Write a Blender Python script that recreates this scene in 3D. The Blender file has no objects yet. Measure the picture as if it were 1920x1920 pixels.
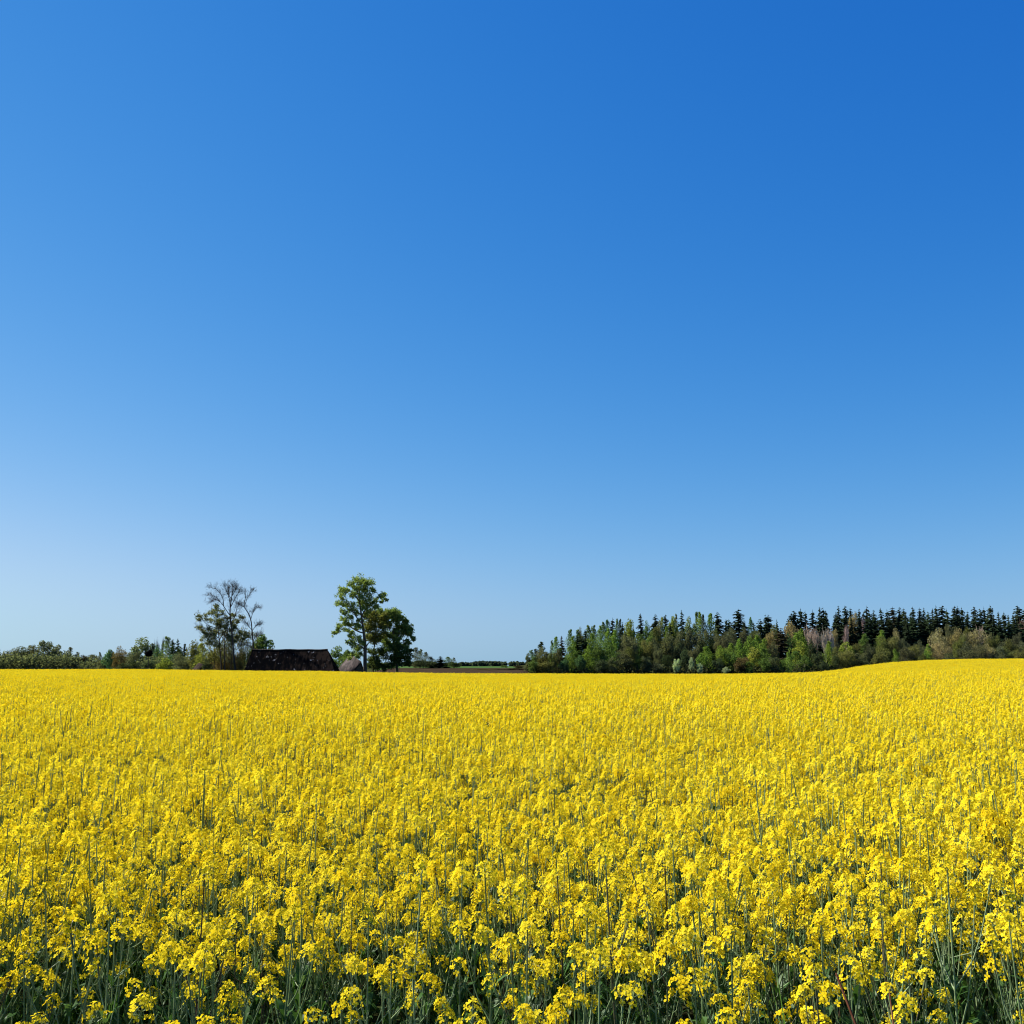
import bpy, math, random
import numpy as np
from mathutils import Vector

sc = bpy.context.scene
C = sc.collection
PI = math.pi
rad = math.radians

# ------------------------------------------------------------------ camera, sky, sun, exposure
PITCH = rad(8.6)
FPX = 1925.0
EYE = 1.65
cam = bpy.data.cameras.new('camera')
cam.sensor_width = 36.0
cam.sensor_fit = 'HORIZONTAL'
cam.angle = 2 * math.atan(960 / FPX)
cam.clip_start = 0.05
cam.clip_end = 8000
cam_o = bpy.data.objects.new('camera', cam)
C.objects.link(cam_o)
cam_o.location = (0, 0, EYE)
cam_o.rotation_euler = (PI / 2 + PITCH, 0, 0)
sc.camera = cam_o

SUN_EL, SUN_AZ = rad(45), rad(-71)
world = bpy.data.worlds.new('World')
sc.world = world
world.use_nodes = True
wn = world.node_tree
sky = wn.nodes.new('ShaderNodeTexSky')
sky.sky_type = 'NISHITA'
sky.sun_disc = False
sky.sun_elevation = SUN_EL
sky.sun_rotation = SUN_AZ
sky.air_density, sky.dust_density, sky.ozone_density = 1.4, 0.0, 1.0
# grade of the sky (deep, polarised spring blue): each channel = gain * R**a * G**b * B**c
sep = wn.nodes.new('ShaderNodeSeparateColor')
com = wn.nodes.new('ShaderNodeCombineColor')
wn.links.new(sky.outputs[0], sep.inputs[0])
def wmath(op, x, y):
    m = wn.nodes.new('ShaderNodeMath'); m.operation = op
    for k, v in ((0, x), (1, y)):
        if isinstance(v, (int, float)): m.inputs[k].default_value = v
        else: wn.links.new(v, m.inputs[k])
    return m.outputs[0]
chan = [wmath('MAXIMUM', wmath('MULTIPLY', sep.outputs[i], .1), .01) for i in range(3)]
for i, (pa, pb, pc, g) in enumerate(((1.32, .51, .82, .90), (.43, .37, .38, .855), (.023, .138, .346, 1.012))):
    v = wmath('MULTIPLY', wmath('POWER', chan[0], pa), wmath('POWER', chan[1], pb))
    v = wmath('MULTIPLY', v, wmath('POWER', chan[2], pc))
    v = wmath('MULTIPLY', v, g * 8.7)
    if i == 0:                                                     # keeps the horizon clean blue rather than white
        m = wn.nodes.new('ShaderNodeMath'); m.operation = 'SMOOTH_MIN'; m.inputs[1].default_value = 4.15; m.inputs[2].default_value = 2.2
        wn.links.new(v, m.inputs[0]); v = m.outputs[0]
    wn.links.new(wmath('MINIMUM', v, 9.0), com.inputs[i])
wn.links.new(com.outputs[0], wn.nodes['Background'].inputs[0])
wn.nodes['Background'].inputs[1].default_value = 0.05

sun = bpy.data.lights.new('sun', 'SUN')
sun.energy = 5.0
sun.angle = rad(.53)
sun.color = (1, .95, .86)
sun_o = bpy.data.objects.new('sun', sun)
C.objects.link(sun_o)
SDIR = Vector((math.sin(SUN_AZ) * math.cos(SUN_EL), math.cos(SUN_AZ) * math.cos(SUN_EL), math.sin(SUN_EL)))
sun_o.rotation_euler = SDIR.to_track_quat('Z', 'Y').to_euler()
sun_o.location = (-40, 20, 60)

sc.view_settings.view_transform = 'Standard'
sc.view_settings.look = 'None'
sc.view_settings.exposure = 1.2
sc.view_settings.gamma = 1.0
sc.view_settings.use_curve_mapping = False
sc.render.engine = 'CYCLES'
sc.cycles.max_bounces = 6
sc.cycles.diffuse_bounces = 3
sc.cycles.transmission_bounces = 3
sc.cycles.transparent_max_bounces = 4
sc.cycles.sample_clamp_indirect = 4
sc.cycles.filter_width = 1.1

# ------------------------------------------------------------------ helpers
def at(px, py, Y):
    u, v = (px - 960) / FPX, (960 - py) / FPX
    dy = math.cos(PITCH) - v * math.sin(PITCH)
    dz = math.sin(PITCH) + v * math.cos(PITCH)
    s = Y / dy
    return np.array([u * s, Y, EYE + dz * s])

def px_of(x, y):
    return 960 + FPX * (x / np.maximum(y, 1e-3)) / math.cos(PITCH)

def m_per_px(Y):
    return Y * math.cos(PITCH) / FPX

def sstep(a, b, x):
    t = np.clip((x - a) / (b - a), 0, 1)
    return t * t * (3 - 2 * t)

class MB:
    def __init__(self):
        self.V, self.Q, self.T, self.QM, self.TM, self.n = [], [], [], [], [], 0
    def add(self, V, F, mat=0):
        V = np.asarray(V, float).reshape(-1, 3)
        F = np.asarray(F, int)
        if F.shape[1] == 4:
            self.Q.append(F + self.n); self.QM.append(np.full(len(F), mat))
        else:
            self.T.append(F + self.n); self.TM.append(np.full(len(F), mat))
        self.V.append(V); self.n += len(V)
    def merge(self, o, off=(0, 0, 0), mat=None, rot=0.0, s=1.0):
        c, si = math.cos(rot), math.sin(rot)
        R = np.array([[c, -si, 0], [si, c, 0], [0, 0, 1]])
        if not o.V: return
        V = np.concatenate(o.V) @ R.T * s + np.asarray(off)
        n0 = self.n
        self.V.append(V); self.n += len(V)
        for q, m in zip(o.Q, o.QM): self.Q.append(q + n0); self.QM.append(m if mat is None else np.full(len(m), mat))
        for q, m in zip(o.T, o.TM): self.T.append(q + n0); self.TM.append(m if mat is None else np.full(len(m), mat))
    def mesh(self, name, mats, smooth=False):
        V = np.concatenate(self.V)
        Q = np.concatenate(self.Q) if self.Q else np.zeros((0, 4), int)
        T = np.concatenate(self.T) if self.T else np.zeros((0, 3), int)
        mi = np.concatenate([*self.QM, *self.TM]) if (self.QM or self.TM) else np.zeros(0)
        me = bpy.data.meshes.new(name)
        me.vertices.add(len(V)); me.vertices.foreach_set('co', V.astype(np.float32).ravel())
        loops = np.concatenate([Q.ravel(), T.ravel()])
        me.loops.add(len(loops)); me.loops.foreach_set('vertex_index', loops.astype(np.int32))
        st = np.concatenate([np.arange(len(Q)) * 4, len(Q) * 4 + np.arange(len(T)) * 3])
        me.polygons.add(len(st)); me.polygons.foreach_set('loop_start', st.astype(np.int32))
        me.polygons.foreach_set('material_index', mi.astype(np.int32))
        if smooth: me.polygons.foreach_set('use_smooth', np.ones(len(st), bool))
        for m in mats: me.materials.append(m)
        me.update(calc_edges=True); me.validate()
        return me

def link(name, me, parent=None):
    o = bpy.data.objects.new(name, me)
    C.objects.link(o)
    if parent is not None: o.parent = parent
    return o

def tag(o, label=None, cat=None, group=None, kind=None):
    if label: o['label'] = label
    if cat: o['category'] = cat
    if group: o['group'] = group
    if kind: o['kind'] = kind
    return o

def empty(name, loc, rz=0.0):
    o = bpy.data.objects.new(name, None)
    o.empty_display_size = .2
    C.objects.link(o)
    o.location = tuple(float(v) for v in loc); o.rotation_euler = (0, 0, rz)
    return o

def norm(a):
    return a / np.maximum(np.linalg.norm(a, axis=-1, keepdims=True), 1e-9)

def tube(mb, pts, r, sides=5, mat=0, cap=True):
    P = np.asarray(pts, float); n = len(P)
    r = np.broadcast_to(np.asarray(r, float), (n,)) if np.ndim(r) else np.full(n, r)
    T = norm(np.gradient(P, axis=0))
    ref = np.array([1., 0, 0]) if abs(T[0][0]) < .9 else np.array([0, 1., 0])
    A = norm(np.cross(T, ref)); B = np.cross(T, A)
    ang = np.arange(sides) * 2 * PI / sides
    V = P[:, None] + r[:, None, None] * (np.cos(ang)[None, :, None] * A[:, None] + np.sin(ang)[None, :, None] * B[:, None])
    i = np.arange(n - 1)[:, None] * sides; k = np.arange(sides)[None]
    k2 = (k + 1) % sides
    F = np.stack([i + k, i + k2, i + sides + k2, i + sides + k], -1).reshape(-1, 4)
    mb.add(V, F, mat)
    if cap:
        e = V[-1]
        mb.add(np.vstack([e, P[-1] + T[-1] * r[-1]]), [[q, (q + 1) % sides, sides] for q in range(sides)], mat)

def spline(pts, n):
    P = np.asarray(pts, float)
    if len(P) == 2:
        t = np.linspace(0, 1, n)[:, None]; return P[0] * (1 - t) + P[1] * t
    ext = np.vstack([2 * P[0] - P[1], P, 2 * P[-1] - P[-2]])
    out = []
    for s in np.linspace(0, len(P) - 1 - 1e-6, n):
        k = int(s); t = s - k
        a, b, c, d = ext[k], ext[k + 1], ext[k + 2], ext[k + 3]
        out.append(.5 * ((2 * b) + (c - a) * t + (2 * a - 5 * b + 4 * c - d) * t * t + (3 * b - a - 3 * c + d) * t ** 3))
    return np.array(out)

def leaf_quads(mb, rng, Cn, L, W, bias=None, bw=0.0, mat=0):
    """One small leaf-shaped quad per centre, random facing, optionally leaning along bias."""
    Cn = np.asarray(Cn, float); n = len(Cn)
    a = norm(rng.normal(size=(n, 3)))
    if bias is not None: a = norm(a * (1 - bw) + np.asarray(bias) * bw)
    b = norm(np.cross(a, rng.normal(size=(n, 3))))
    L = (np.broadcast_to(L, (n,)) * rng.uniform(.7, 1.3, n))[:, None]
    W = (np.broadcast_to(W, (n,)) * rng.uniform(.7, 1.3, n))[:, None]
    nn = np.cross(a, b) * L * .18
    V = np.stack([Cn - a * L * .5, Cn + b * W * .5 + nn, Cn + a * L * .5, Cn - b * W * .5 + nn], 1)
    mb.add(V, np.arange(n * 4).reshape(n, 4), mat)

# ------------------------------------------------------------------ materials
def new_mat(name):
    m = bpy.data.materials.new(name); m.use_nodes = True
    nt = m.node_tree; nt.nodes.clear()
    out = nt.nodes.new('ShaderNodeOutputMaterial')
    return m, nt, out

def N(nt, t, **kw):
    n = nt.nodes.new(t)
    for k, v in kw.items(): setattr(n, k, v)
    return n

def ramp(nt, fac, stops):
    r = N(nt, 'ShaderNodeValToRGB')
    while len(r.color_ramp.elements) < len(stops): r.color_ramp.elements.new(.5)
    for e, (p, c) in zip(r.color_ramp.elements, stops):
        e.position = p; e.color = (*c, 1)
    nt.links.new(fac, r.inputs[0])
    return r.outputs[0]

def leafy(name, stops=None, objcol=False, trans=.35, rough=.6, lo=.65, hi=1.35, tint=(1.25, 1.2, .7), src='island', spec=.0):
    """Thin living surface: diffuse plus light coming through; colour varies per leaf and per thing."""
    m, nt, out = new_mat(name)
    geo = N(nt, 'ShaderNodeNewGeometry'); oi = N(nt, 'ShaderNodeObjectInfo')
    if objcol:
        mr = N(nt, 'ShaderNodeMapRange'); mr.inputs[3].default_value = lo; mr.inputs[4].default_value = hi
        nt.links.new(geo.outputs['Random Per Island'], mr.inputs[0])
        mx = N(nt, 'ShaderNodeVectorMath', operation='SCALE')
        nt.links.new(oi.outputs['Color'], mx.inputs[0]); nt.links.new(mr.outputs[0], mx.inputs['Scale'])
        col = mx.outputs[0]
    else:
        if src == 'island': f = geo.outputs['Random Per Island']
        elif src == 'object': f = oi.outputs['Random']
        else:
            ad = N(nt, 'ShaderNodeMath', operation='ADD'); nt.links.new(geo.outputs['Random Per Island'], ad.inputs[0]); nt.links.new(oi.outputs['Random'], ad.inputs[1])
            ml = N(nt, 'ShaderNodeMath', operation='MULTIPLY'); ml.inputs[1].default_value = .5; nt.links.new(ad.outputs[0], ml.inputs[0]); f = ml.outputs[0]
        col = ramp(nt, f, stops)
    d = N(nt, 'ShaderNodeBsdfDiffuse'); d.inputs['Roughness'].default_value = rough
    t = N(nt, 'ShaderNodeBsdfTranslucent')
    tv = N(nt, 'ShaderNodeVectorMath', operation='MULTIPLY'); tv.inputs[1].default_value = tint
    nt.links.new(col, d.inputs[0]); nt.links.new(col, tv.inputs[0]); nt.links.new(tv.outputs[0], t.inputs[0])
    mix = N(nt, 'ShaderNodeMixShader'); mix.inputs[0].default_value = trans
    nt.links.new(d.outputs[0], mix.inputs[1]); nt.links.new(t.outputs[0], mix.inputs[2])
    last = mix.outputs[0]
    if spec:
        g = N(nt, 'ShaderNodeBsdfGlossy'); g.inputs['Roughness'].default_value = .42; g.inputs[0].default_value = (1, 1, 1, 1)
        m2 = N(nt, 'ShaderNodeMixShader'); m2.inputs[0].default_value = spec
        nt.links.new(last, m2.inputs[1]); nt.links.new(g.outputs[0], m2.inputs[2]); last = m2.outputs[0]
    nt.links.new(last, out.inputs[0])
    return m

M_petal = leafy('petal', [(0, (.80, .58, .010)), (.45, (.865, .695, .022)), (1, (.885, .765, .05))], trans=.36, tint=(1, .97, .8), src='both')
M_bud = leafy('flower_bud', [(0, (.30, .34, .03)), (1, (.55, .48, .03))], trans=.15)
M_stem = leafy('rape_stem', [(0, (.07, .05, .035)), (.22, (.10, .16, .055)), (1, (.25, .33, .16))], trans=.0, src='object', spec=.02)
M_rleaf = leafy('rape_leaf', [(0, (.035, .085, .02)), (.6, (.055, .13, .032)), (1, (.11, .19, .065))], trans=.25, src='both', spec=.008)
M_grass = leafy('grass_blade', [(0, (.10, .22, .03)), (1, (.16, .30, .05))], trans=.3, spec=.04)
M_leaf = leafy('tree_leaf', objcol=True, trans=.42, lo=.5, hi=1.5)
M_needle = leafy('spruce_needle', objcol=True, trans=.08, lo=.5, hi=1.5)
M_twig = leafy('twig', objcol=True, trans=0, lo=.6, hi=1.4)

def noise_mat(name, stops, scale, detail=6, bump=.0, rough=.95, spec=0.0, stretch=None, coord='Object'):
    m, nt, out = new_mat(name)
    tc = N(nt, 'ShaderNodeTexCoord'); mp = N(nt, 'ShaderNodeMapping')
    if stretch: mp.inputs['Scale'].default_value = stretch
    nz = N(nt, 'ShaderNodeTexNoise'); nz.inputs['Scale'].default_value = scale; nz.inputs['Detail'].default_value = detail
    nt.links.new(tc.outputs[coord], mp.inputs[0]); nt.links.new(mp.outputs[0], nz.inputs['Vector'])
    b = N(nt, 'ShaderNodeBsdfPrincipled'); b.inputs['Roughness'].default_value = rough
    b.inputs['Specular IOR Level'].default_value = spec
    nt.links.new(ramp(nt, nz.outputs[0], stops), b.inputs['Base Color'])
    if bump:
        bp = N(nt, 'ShaderNodeBump'); bp.inputs['Strength'].default_value = bump; bp.inputs['Distance'].default_value = .05
        nt.links.new(nz.outputs[0], bp.inputs['Height']); nt.links.new(bp.outputs[0], b.inputs['Normal'])
    nt.links.new(b.outputs[0], out.inputs[0])
    return m

M_soil = noise_mat('soil', [(.3, (.022, .019, .012)), (.55, (.03, .036, .012)), (.75, (.035, .055, .018))], 2.2)
M_plough = noise_mat('ploughed_soil', [(.3, (.024, .017, .011)), (.7, (.045, .031, .02))], .25, stretch=(1, .3, 1))
M_meadow = noise_mat('meadow_grass', [(.3, (.03, .065, .016)), (.7, (.055, .095, .028))], .02)
M_bark = noise_mat('bark', [(.3, (.045, .036, .028)), (.7, (.12, .10, .08))], 1.5, stretch=(1, 1, .25), bump=.4)
M_birch = noise_mat('birch_bark', [(.42, (.06, .055, .05)), (.52, (.5, .48, .44))], 1.2, stretch=(.4, .4, 1.6))
M_darkbark = noise_mat('dark_bark', [(.3, (.042, .033, .026)), (.7, (.095, .076, .06))], 1.5, stretch=(1, 1, .25))
M_wood = noise_mat('weathered_wood', [(.3, (.05, .04, .032)), (.7, (.13, .11, .09))], 3, stretch=(.3, .3, 4), bump=.3)
M_dry = noise_mat('dry_stalk', [(.3, (.06, .022, .012)), (.7, (.13, .055, .03))], 30)
M_nest = noise_mat('nest_twigs', [(.3, (.003, .003, .003)), (.7, (.009, .008, .007))], 5, bump=.5)

def roof_mat(name, dark, mid, brown, pale, pale_at, rows=2.2):
    m, nt, out = new_mat(name)
    tc = N(nt, 'ShaderNodeTexCoord')
    n1 = N(nt, 'ShaderNodeTexNoise'); n1.inputs['Scale'].default_value = .9; n1.inputs['Detail'].default_value = 8
    mp = N(nt, 'ShaderNodeMapping'); mp.inputs['Scale'].default_value = (2.2, .8, .8)
    nt.links.new(tc.outputs['Object'], mp.inputs[0]); nt.links.new(mp.outputs[0], n1.inputs['Vector'])
    # rust-brown staining towards one end of the roof, and pale broken spots
    sx = N(nt, 'ShaderNodeSeparateXYZ'); nt.links.new(tc.outputs['Object'], sx.inputs[0])
    gx = N(nt, 'ShaderNodeMapRange'); gx.inputs[1].default_value = -2; gx.inputs[2].default_value = 7; gx.inputs[3].default_value = -.06; gx.inputs[4].default_value = .14
    nt.links.new(sx.outputs[0], gx.inputs[0])
    ga = N(nt, 'ShaderNodeMath', operation='ADD'); nt.links.new(n1.outputs[0], ga.inputs[0]); nt.links.new(gx.outputs[0], ga.inputs[1])
    c1 = ramp(nt, ga.outputs[0], [(.40, dark), (.53, mid), (.66, brown)])
    n2 = N(nt, 'ShaderNodeTexNoise'); n2.inputs['Scale'].default_value = 1.15; n2.inputs['Detail'].default_value = 3; n2.inputs['Roughness'].default_value = .65
    mp2 = N(nt, 'ShaderNodeMapping'); mp2.inputs['Location'].default_value = (3.1, 1.7, 5.3)
    nt.links.new(tc.outputs['Object'], mp2.inputs[0]); nt.links.new(mp2.outputs[0], n2.inputs['Vector'])
    pr = N(nt, 'ShaderNodeMapRange'); pr.inputs[1].default_value = pale_at; pr.inputs[2].default_value = pale_at + .03
    nt.links.new(n2.outputs[0], pr.inputs[0])
    mx = N(nt, 'ShaderNodeMixRGB'); nt.links.new(pr.outputs[0], mx.inputs[0]); nt.links.new(c1, mx.inputs[1]); mx.inputs[2].default_value = (*pale, 1)
    wv = N(nt, 'ShaderNodeTexWave'); wv.bands_direction = 'X'; wv.inputs['Scale'].default_value = rows; wv.inputs['Distortion'].default_value = .6
    nt.links.new(tc.outputs['Object'], wv.inputs['Vector'])
    bp = N(nt, 'ShaderNodeBump'); bp.inputs['Strength'].default_value = .5; bp.inputs['Distance'].default_value = .08
    nt.links.new(wv.outputs[0], bp.inputs['Height'])
    b = N(nt, 'ShaderNodeBsdfPrincipled'); b.inputs['Roughness'].default_value = 1; b.inputs['Specular IOR Level'].default_value = 0
    nt.links.new(mx.outputs[0], b.inputs['Base Color']); nt.links.new(bp.outputs[0], b.inputs['Normal'])
    nt.links.new(b.outputs[0], out.inputs[0])
    return m
M_roof = roof_mat('old_dark_roof', (.003, .003, .0035), (.0055, .0048, .0046), (.021, .015, .012), (.17, .17, .18), .645)
M_roof2 = roof_mat('grey_shed_roof', (.042, .037, .035), (.075, .063, .06), (.115, .088, .08), (.14, .125, .12), .70)
M_roof3 = roof_mat('brown_shed_roof', (.02, .016, .013), (.035, .027, .022), (.055, .042, .033), (.08, .07, .06), .75)

# ------------------------------------------------------------------ the lie of the land
H_CROP = .92
EDGE_Y = 165.0
E_PX = [-400, 0, 240, 360, 480, 600, 720, 860, 1300, 1400, 1500, 1540, 1580, 1615, 1670, 1740, 1810, 1920, 2400]
E_PY = [1255.5, 1255.5, 1255, 1256.5, 1258, 1258.5, 1261, 1262.5, 1263.5, 1263, 1261.5, 1259.5, 1255.5, 1249.5, 1243, 1238.7, 1237, 1236, 1235]
N_PX = [-400, 0, 600, 1000, 1300, 1500, 1600, 1920, 2400]
N_PY = [1266, 1268, 1277, 1280, 1277, 1268, 1264, 1259, 1258]

def smooth_interp(ks, vs, y):
    """piecewise smooth interpolation: ks knots, vs list of arrays, y array"""
    out = np.array(vs[0], float) * np.ones_like(y)
    for i in range(len(ks) - 1):
        t = sstep(ks[i], ks[i + 1], y)
        seg = (y >= ks[i])
        out = np.where(seg, vs[i] + (vs[i + 1] - vs[i]) * t, out)
    return out

def ground_z(x, y):
    x = np.asarray(x, float); y = np.asarray(y, float)
    px = np.clip(px_of(x, np.maximum(y, 15)), -400, 2400)
    e = -(np.interp(px, E_PX, E_PY) - 1251) / FPX
    nc = -(np.interp(px, N_PX, N_PY) - 1251) / FPX
    one = np.ones_like(px)
    g = lambda c: c - H_CROP
    base = -.73
    wl = 1 - sstep(660, 740, px)                      # farmstead side
    wr = sstep(975, 1010, px)                         # forest side
    wc = 1 - wl - wr
    at_edge = g(e * EDGE_Y)
    v = [g(base * one), g(base * one), g(nc * 55), g(nc * 88 - .35), at_edge,
         wl * -2.6 + wc * (e * 190 - 1.1) + wr * (e * 190 - 2.2),
         wl * -3.7 + wc * -1.45 + wr * -3.0,
         wl * -3.6 + wc * -1.0 + wr * -2.6,
         wl * -3.0 + wc * -.5 + wr * .8,
         wl * -2.0 + wc * .7 + wr * 5.0,
         wl * 0.0 + wc * 1.5 + wr * 8.0,
         0 * one]
    k = [-1e3, 14, 55, 88, EDGE_Y, 190, 240, 335, 430, 900, 1500, 4000]
    return EYE + smooth_interp(k, v, y)

def gz(x, y):
    return float(ground_z(np.array([x]), np.array([y]))[0])

def sheet(name, s_arr, y_arr, spread, mat, dz=0.0, px_mode=False):
    S, Y = np.meshgrid(s_arr, y_arr)
    X = (S - 960) / FPX * Y * math.cos(PITCH) if px_mode else S * (np.abs(Y) + spread)
    Z = ground_z(X, Y) + dz
    V = np.stack([X, Y, Z], -1).reshape(-1, 3)
    nx = len(s_arr)
    i = np.arange(len(y_arr) - 1)[:, None] * nx; j = np.arange(nx - 1)[None]
    F = np.stack([i + j, i + j + 1, i + nx + j + 1, i + nx + j], -1).reshape(-1, 4)
    mb = MB(); mb.add(V, F)
    o = link(name, mb.mesh(name, [mat], True)); o['kind'] = 'structure'
    return o

ys = np.concatenate([np.linspace(-30, 0, 6), np.linspace(3, 60, 30), np.linspace(62, 260, 80), np.geomspace(265, 4000, 60)])
sheet('ground', np.linspace(-1.3, 1.3, 181), ys, 25, M_soil)
sheet('ploughed_field', np.linspace(690, 992, 40), np.linspace(225, 425, 30), 0, M_plough, .12, True)
sheet('meadow', np.linspace(700, 1000, 40), np.geomspace(440, 1250, 60), 0, M_meadow, .15, True)

# ------------------------------------------------------------------ rapeseed
def petal_flower(mb, rng, P, axis, size, lod):
    axis = norm(axis); ref = norm(np.cross(axis, rng.normal(size=3))); b = np.cross(axis, ref)
    if lod == 1:
        a2 = norm(ref + .0 * b)
        V = [P - ref * size, P + b * size, P + ref * size, P - b * size]
        mb.add(V, [[0, 1, 2, 3]], 0); return
    V = []; F = []
    for k in range(4):
        th = k * PI / 2 + rng.uniform(-.22, .22)
        d = math.cos(th) * ref + math.sin(th) * b; w = np.cross(axis, d)
        lift = rng.uniform(-.15, .55)
        s = size * rng.uniform(.85, 1.12); n0 = len(V)
        for rr, zz, hw in ((.10, .0, .08), (.55, .16 + .2 * lift, .36), (1.0, .12 + .42 * lift, .27)):
            c = P + d * rr * s + axis * zz * s
            V += [c - w * hw * s, c + w * hw * s]
        F += [[n0, n0 + 1, n0 + 3, n0 + 2], [n0 + 2, n0 + 3, n0 + 5, n0 + 4]]
    mb.add(V, F, 0)

def raceme(rng, lod=0, n=18, length=.045, rad0=.026):
    """Flower head, its tip near the origin, growing along +Z. materials: 0 petal, 1 bud, 2 stem"""
    mb = MB()
    if lod == 0:
        for _ in range(9):                                        # closed buds at the top
            c = np.array([rng.normal(0, .0035), rng.normal(0, .0035), rng.uniform(-.004, .006)])
            r, h = .0016, .0042
            V = [c + (0, 0, h), c + (r, 0, 0), c + (0, r, 0), c - (r, 0, 0), c - (0, r, 0), c - (0, 0, h)]
            mb.add(V, [[0, 1, 2], [0, 2, 3], [0, 3, 4], [0, 4, 1], [5, 2, 1], [5, 3, 2], [5, 4, 3], [5, 1, 4]], 1)
        tube(mb, [(0, 0, -length - .03), (0, 0, -.004)], [.0017, .0011], 4, 2, False)
    else:
        n = 12
    for i in range(n):
        t = (i + rng.uniform(-.3, .3)) / n
        th = i * 2.4 + rng.uniform(-.4, .4)
        z0 = -.004 - length * t
        out = np.array([math.cos(th), math.sin(th), 0])
        up = .9 - .75 * t + rng.uniform(-.15, .15)
        d = norm(out + np.array([0, 0, up]))
        ln = rad0 * (.45 + .75 * math.sqrt(max(t, 0))) * rng.uniform(.8, 1.15)
        P = np.array([0, 0, z0]) + d * ln
        ax = norm(out * .8 + np.array([0, 0, .75 - .5 * t]) + rng.normal(0, .28, 3))
        if lod == 0:
            w = np.array([-out[1], out[0], 0]) * .0006
            mb.add([(0, 0, z0) + w, (0, 0, z0) - w, P - w, P + w], [[0, 1, 2, 3]], 2)
            petal_flower(mb, rng, P, ax, .0095, 0)
        else:
            petal_flower(mb, rng, P, ax, .0112, 1)
    return mb

def rape_plant(seed, lod=0, Hp=.92, n_br=5, flowers=(13, 20), spread=.14, lean=0.0):
    """returns stem MB, foliage MB, list of (head MB, position, axis); base at origin"""
    rng = np.random.default_rng(seed)
    stem, fol, heads = MB(), MB(), []
    la = rng.uniform(0, 2 * PI)
    top = np.array([math.cos(la) * lean + rng.normal(0, .02), math.sin(la) * lean + rng.normal(0, .02), Hp])
    mid = top * .5 + rng.normal(0, .012, 3) * (1, 1, 0)
    main = spline([(0, 0, -.02), mid, top], 9 if lod == 0 else 4)
    sides = 5 if lod == 0 else 3
    tube(stem, main, np.linspace(.0046, .0020, len(main)), sides)
    heads.append((raceme(rng, lod, int(rng.integers(*flowers)) + 3, rng.uniform(.038, .062), .028), main[-1] + (0, 0, .012), norm(main[-1] - main[-2])))
    for k in range(n_br):
        t = rng.uniform(.42, .78)
        i = t * (len(main) - 1); i0 = int(i); p0 = main[i0] * (1 - (i - i0)) + main[min(i0 + 1, len(main) - 1)] * (i - i0)
        th = k * 2.4 + rng.uniform(-.5, .5)
        o = np.array([math.cos(th), math.sin(th), 0])
        zt = Hp * rng.uniform(.76, 1.0) if rng.random() < .68 else Hp * rng.uniform(.58, .8)
        zt = max(zt, p0[2] + .1)
        sp = spread * rng.uniform(.5, 1.2)
        p3 = p0 + o * sp; p3[2] = zt
        p1 = p0 + o * sp * .55; p1[2] = p0[2] + (zt - p0[2]) * .35
        br = spline([p0, p1, p3], 6 if lod == 0 else 3)
        tube(stem, br, np.linspace(.0026, .0015, len(br)), 4 if lod == 0 else 3)
        heads.append((raceme(rng, lod, int(rng.integers(*flowers)), rng.uniform(.026, .05), .025), br[-1] + (0, 0, .012), norm(br[-1] - br[-2])))
        if lod == 0:
            for _ in range(int(rng.integers(2, 6))):              # young pods below the flowers
                s = rng.uniform(.55, .9); q = br[int(s * (len(br) - 1))]
                a = rng.uniform(0, 2 * PI); od = np.array([math.cos(a), math.sin(a), .5])
                tube(stem, [q, q + od * .014, q + od * .02 + (0, 0, rng.uniform(.012, .03))], [.0007, .0009, .0005], 3, 0, False)
    # clasping leaves
    nl = 14 if lod == 0 else 5
    for k in range(nl):
        t = rng.uniform(.08, .74); p = main[int(t * (len(main) - 1))]
        th = rng.uniform(0, 2 * PI); o = np.array([math.cos(th), math.sin(th), 0]); w = np.array([-o[1], o[0], 0])
        L = (.17 - .13 * t) * rng.uniform(.7, 1.3); Wd = L * rng.uniform(.07, .15)
        droop = rng.uniform(-.6, .5)
        V = []
        for s, hw, zz in ((0, .5, 0), (.35, 1, .35), (.7, .75, .45 + .1 * droop), (1, .06, .5 - .45 * droop)):
            c = p + o * L * s * .62 + np.array([0, 0, zz * L * 1.4])
            V += [c - w * Wd * hw, c + w * Wd * hw]
        F = [[0, 1, 3, 2], [2, 3, 5, 4], [4, 5, 7, 6]]
        fol.add(V, F)
    return stem, fol, heads

def rot_to(axis):
    return Vector((0, 0, 1)).rotation_difference(Vector([float(v) for v in axis]))

def merged_plant(seed, lod, **kw):
    """whole plant in one mesh: 0 petal 1 bud 2 stem 3 leaf"""
    stem, fol, heads = rape_plant(seed, lod, **kw)
    mb = MB(); mb.merge(stem, mat=2); mb.merge(fol, mat=3)
    for h, p, ax in heads:
        R = np.array(rot_to(ax).to_matrix())
        h2 = MB(); h2.V = [np.concatenate(h.V) @ R.T + p]; h2.n = len(h2.V[0]); h2.Q, h2.QM, h2.T, h2.TM = h.Q, h.QM, h.T, h.TM
        mb.merge(h2)
    return mb

MATS4 = [M_petal, M_bud, M_stem, M_rleaf]
tmpl = bpy.data.collections.new('rapeseed_templates')              # instanced only, never linked to the scene
def template(name, me):
    o = bpy.data.objects.new(name, me); tmpl.objects.link(o)

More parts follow.
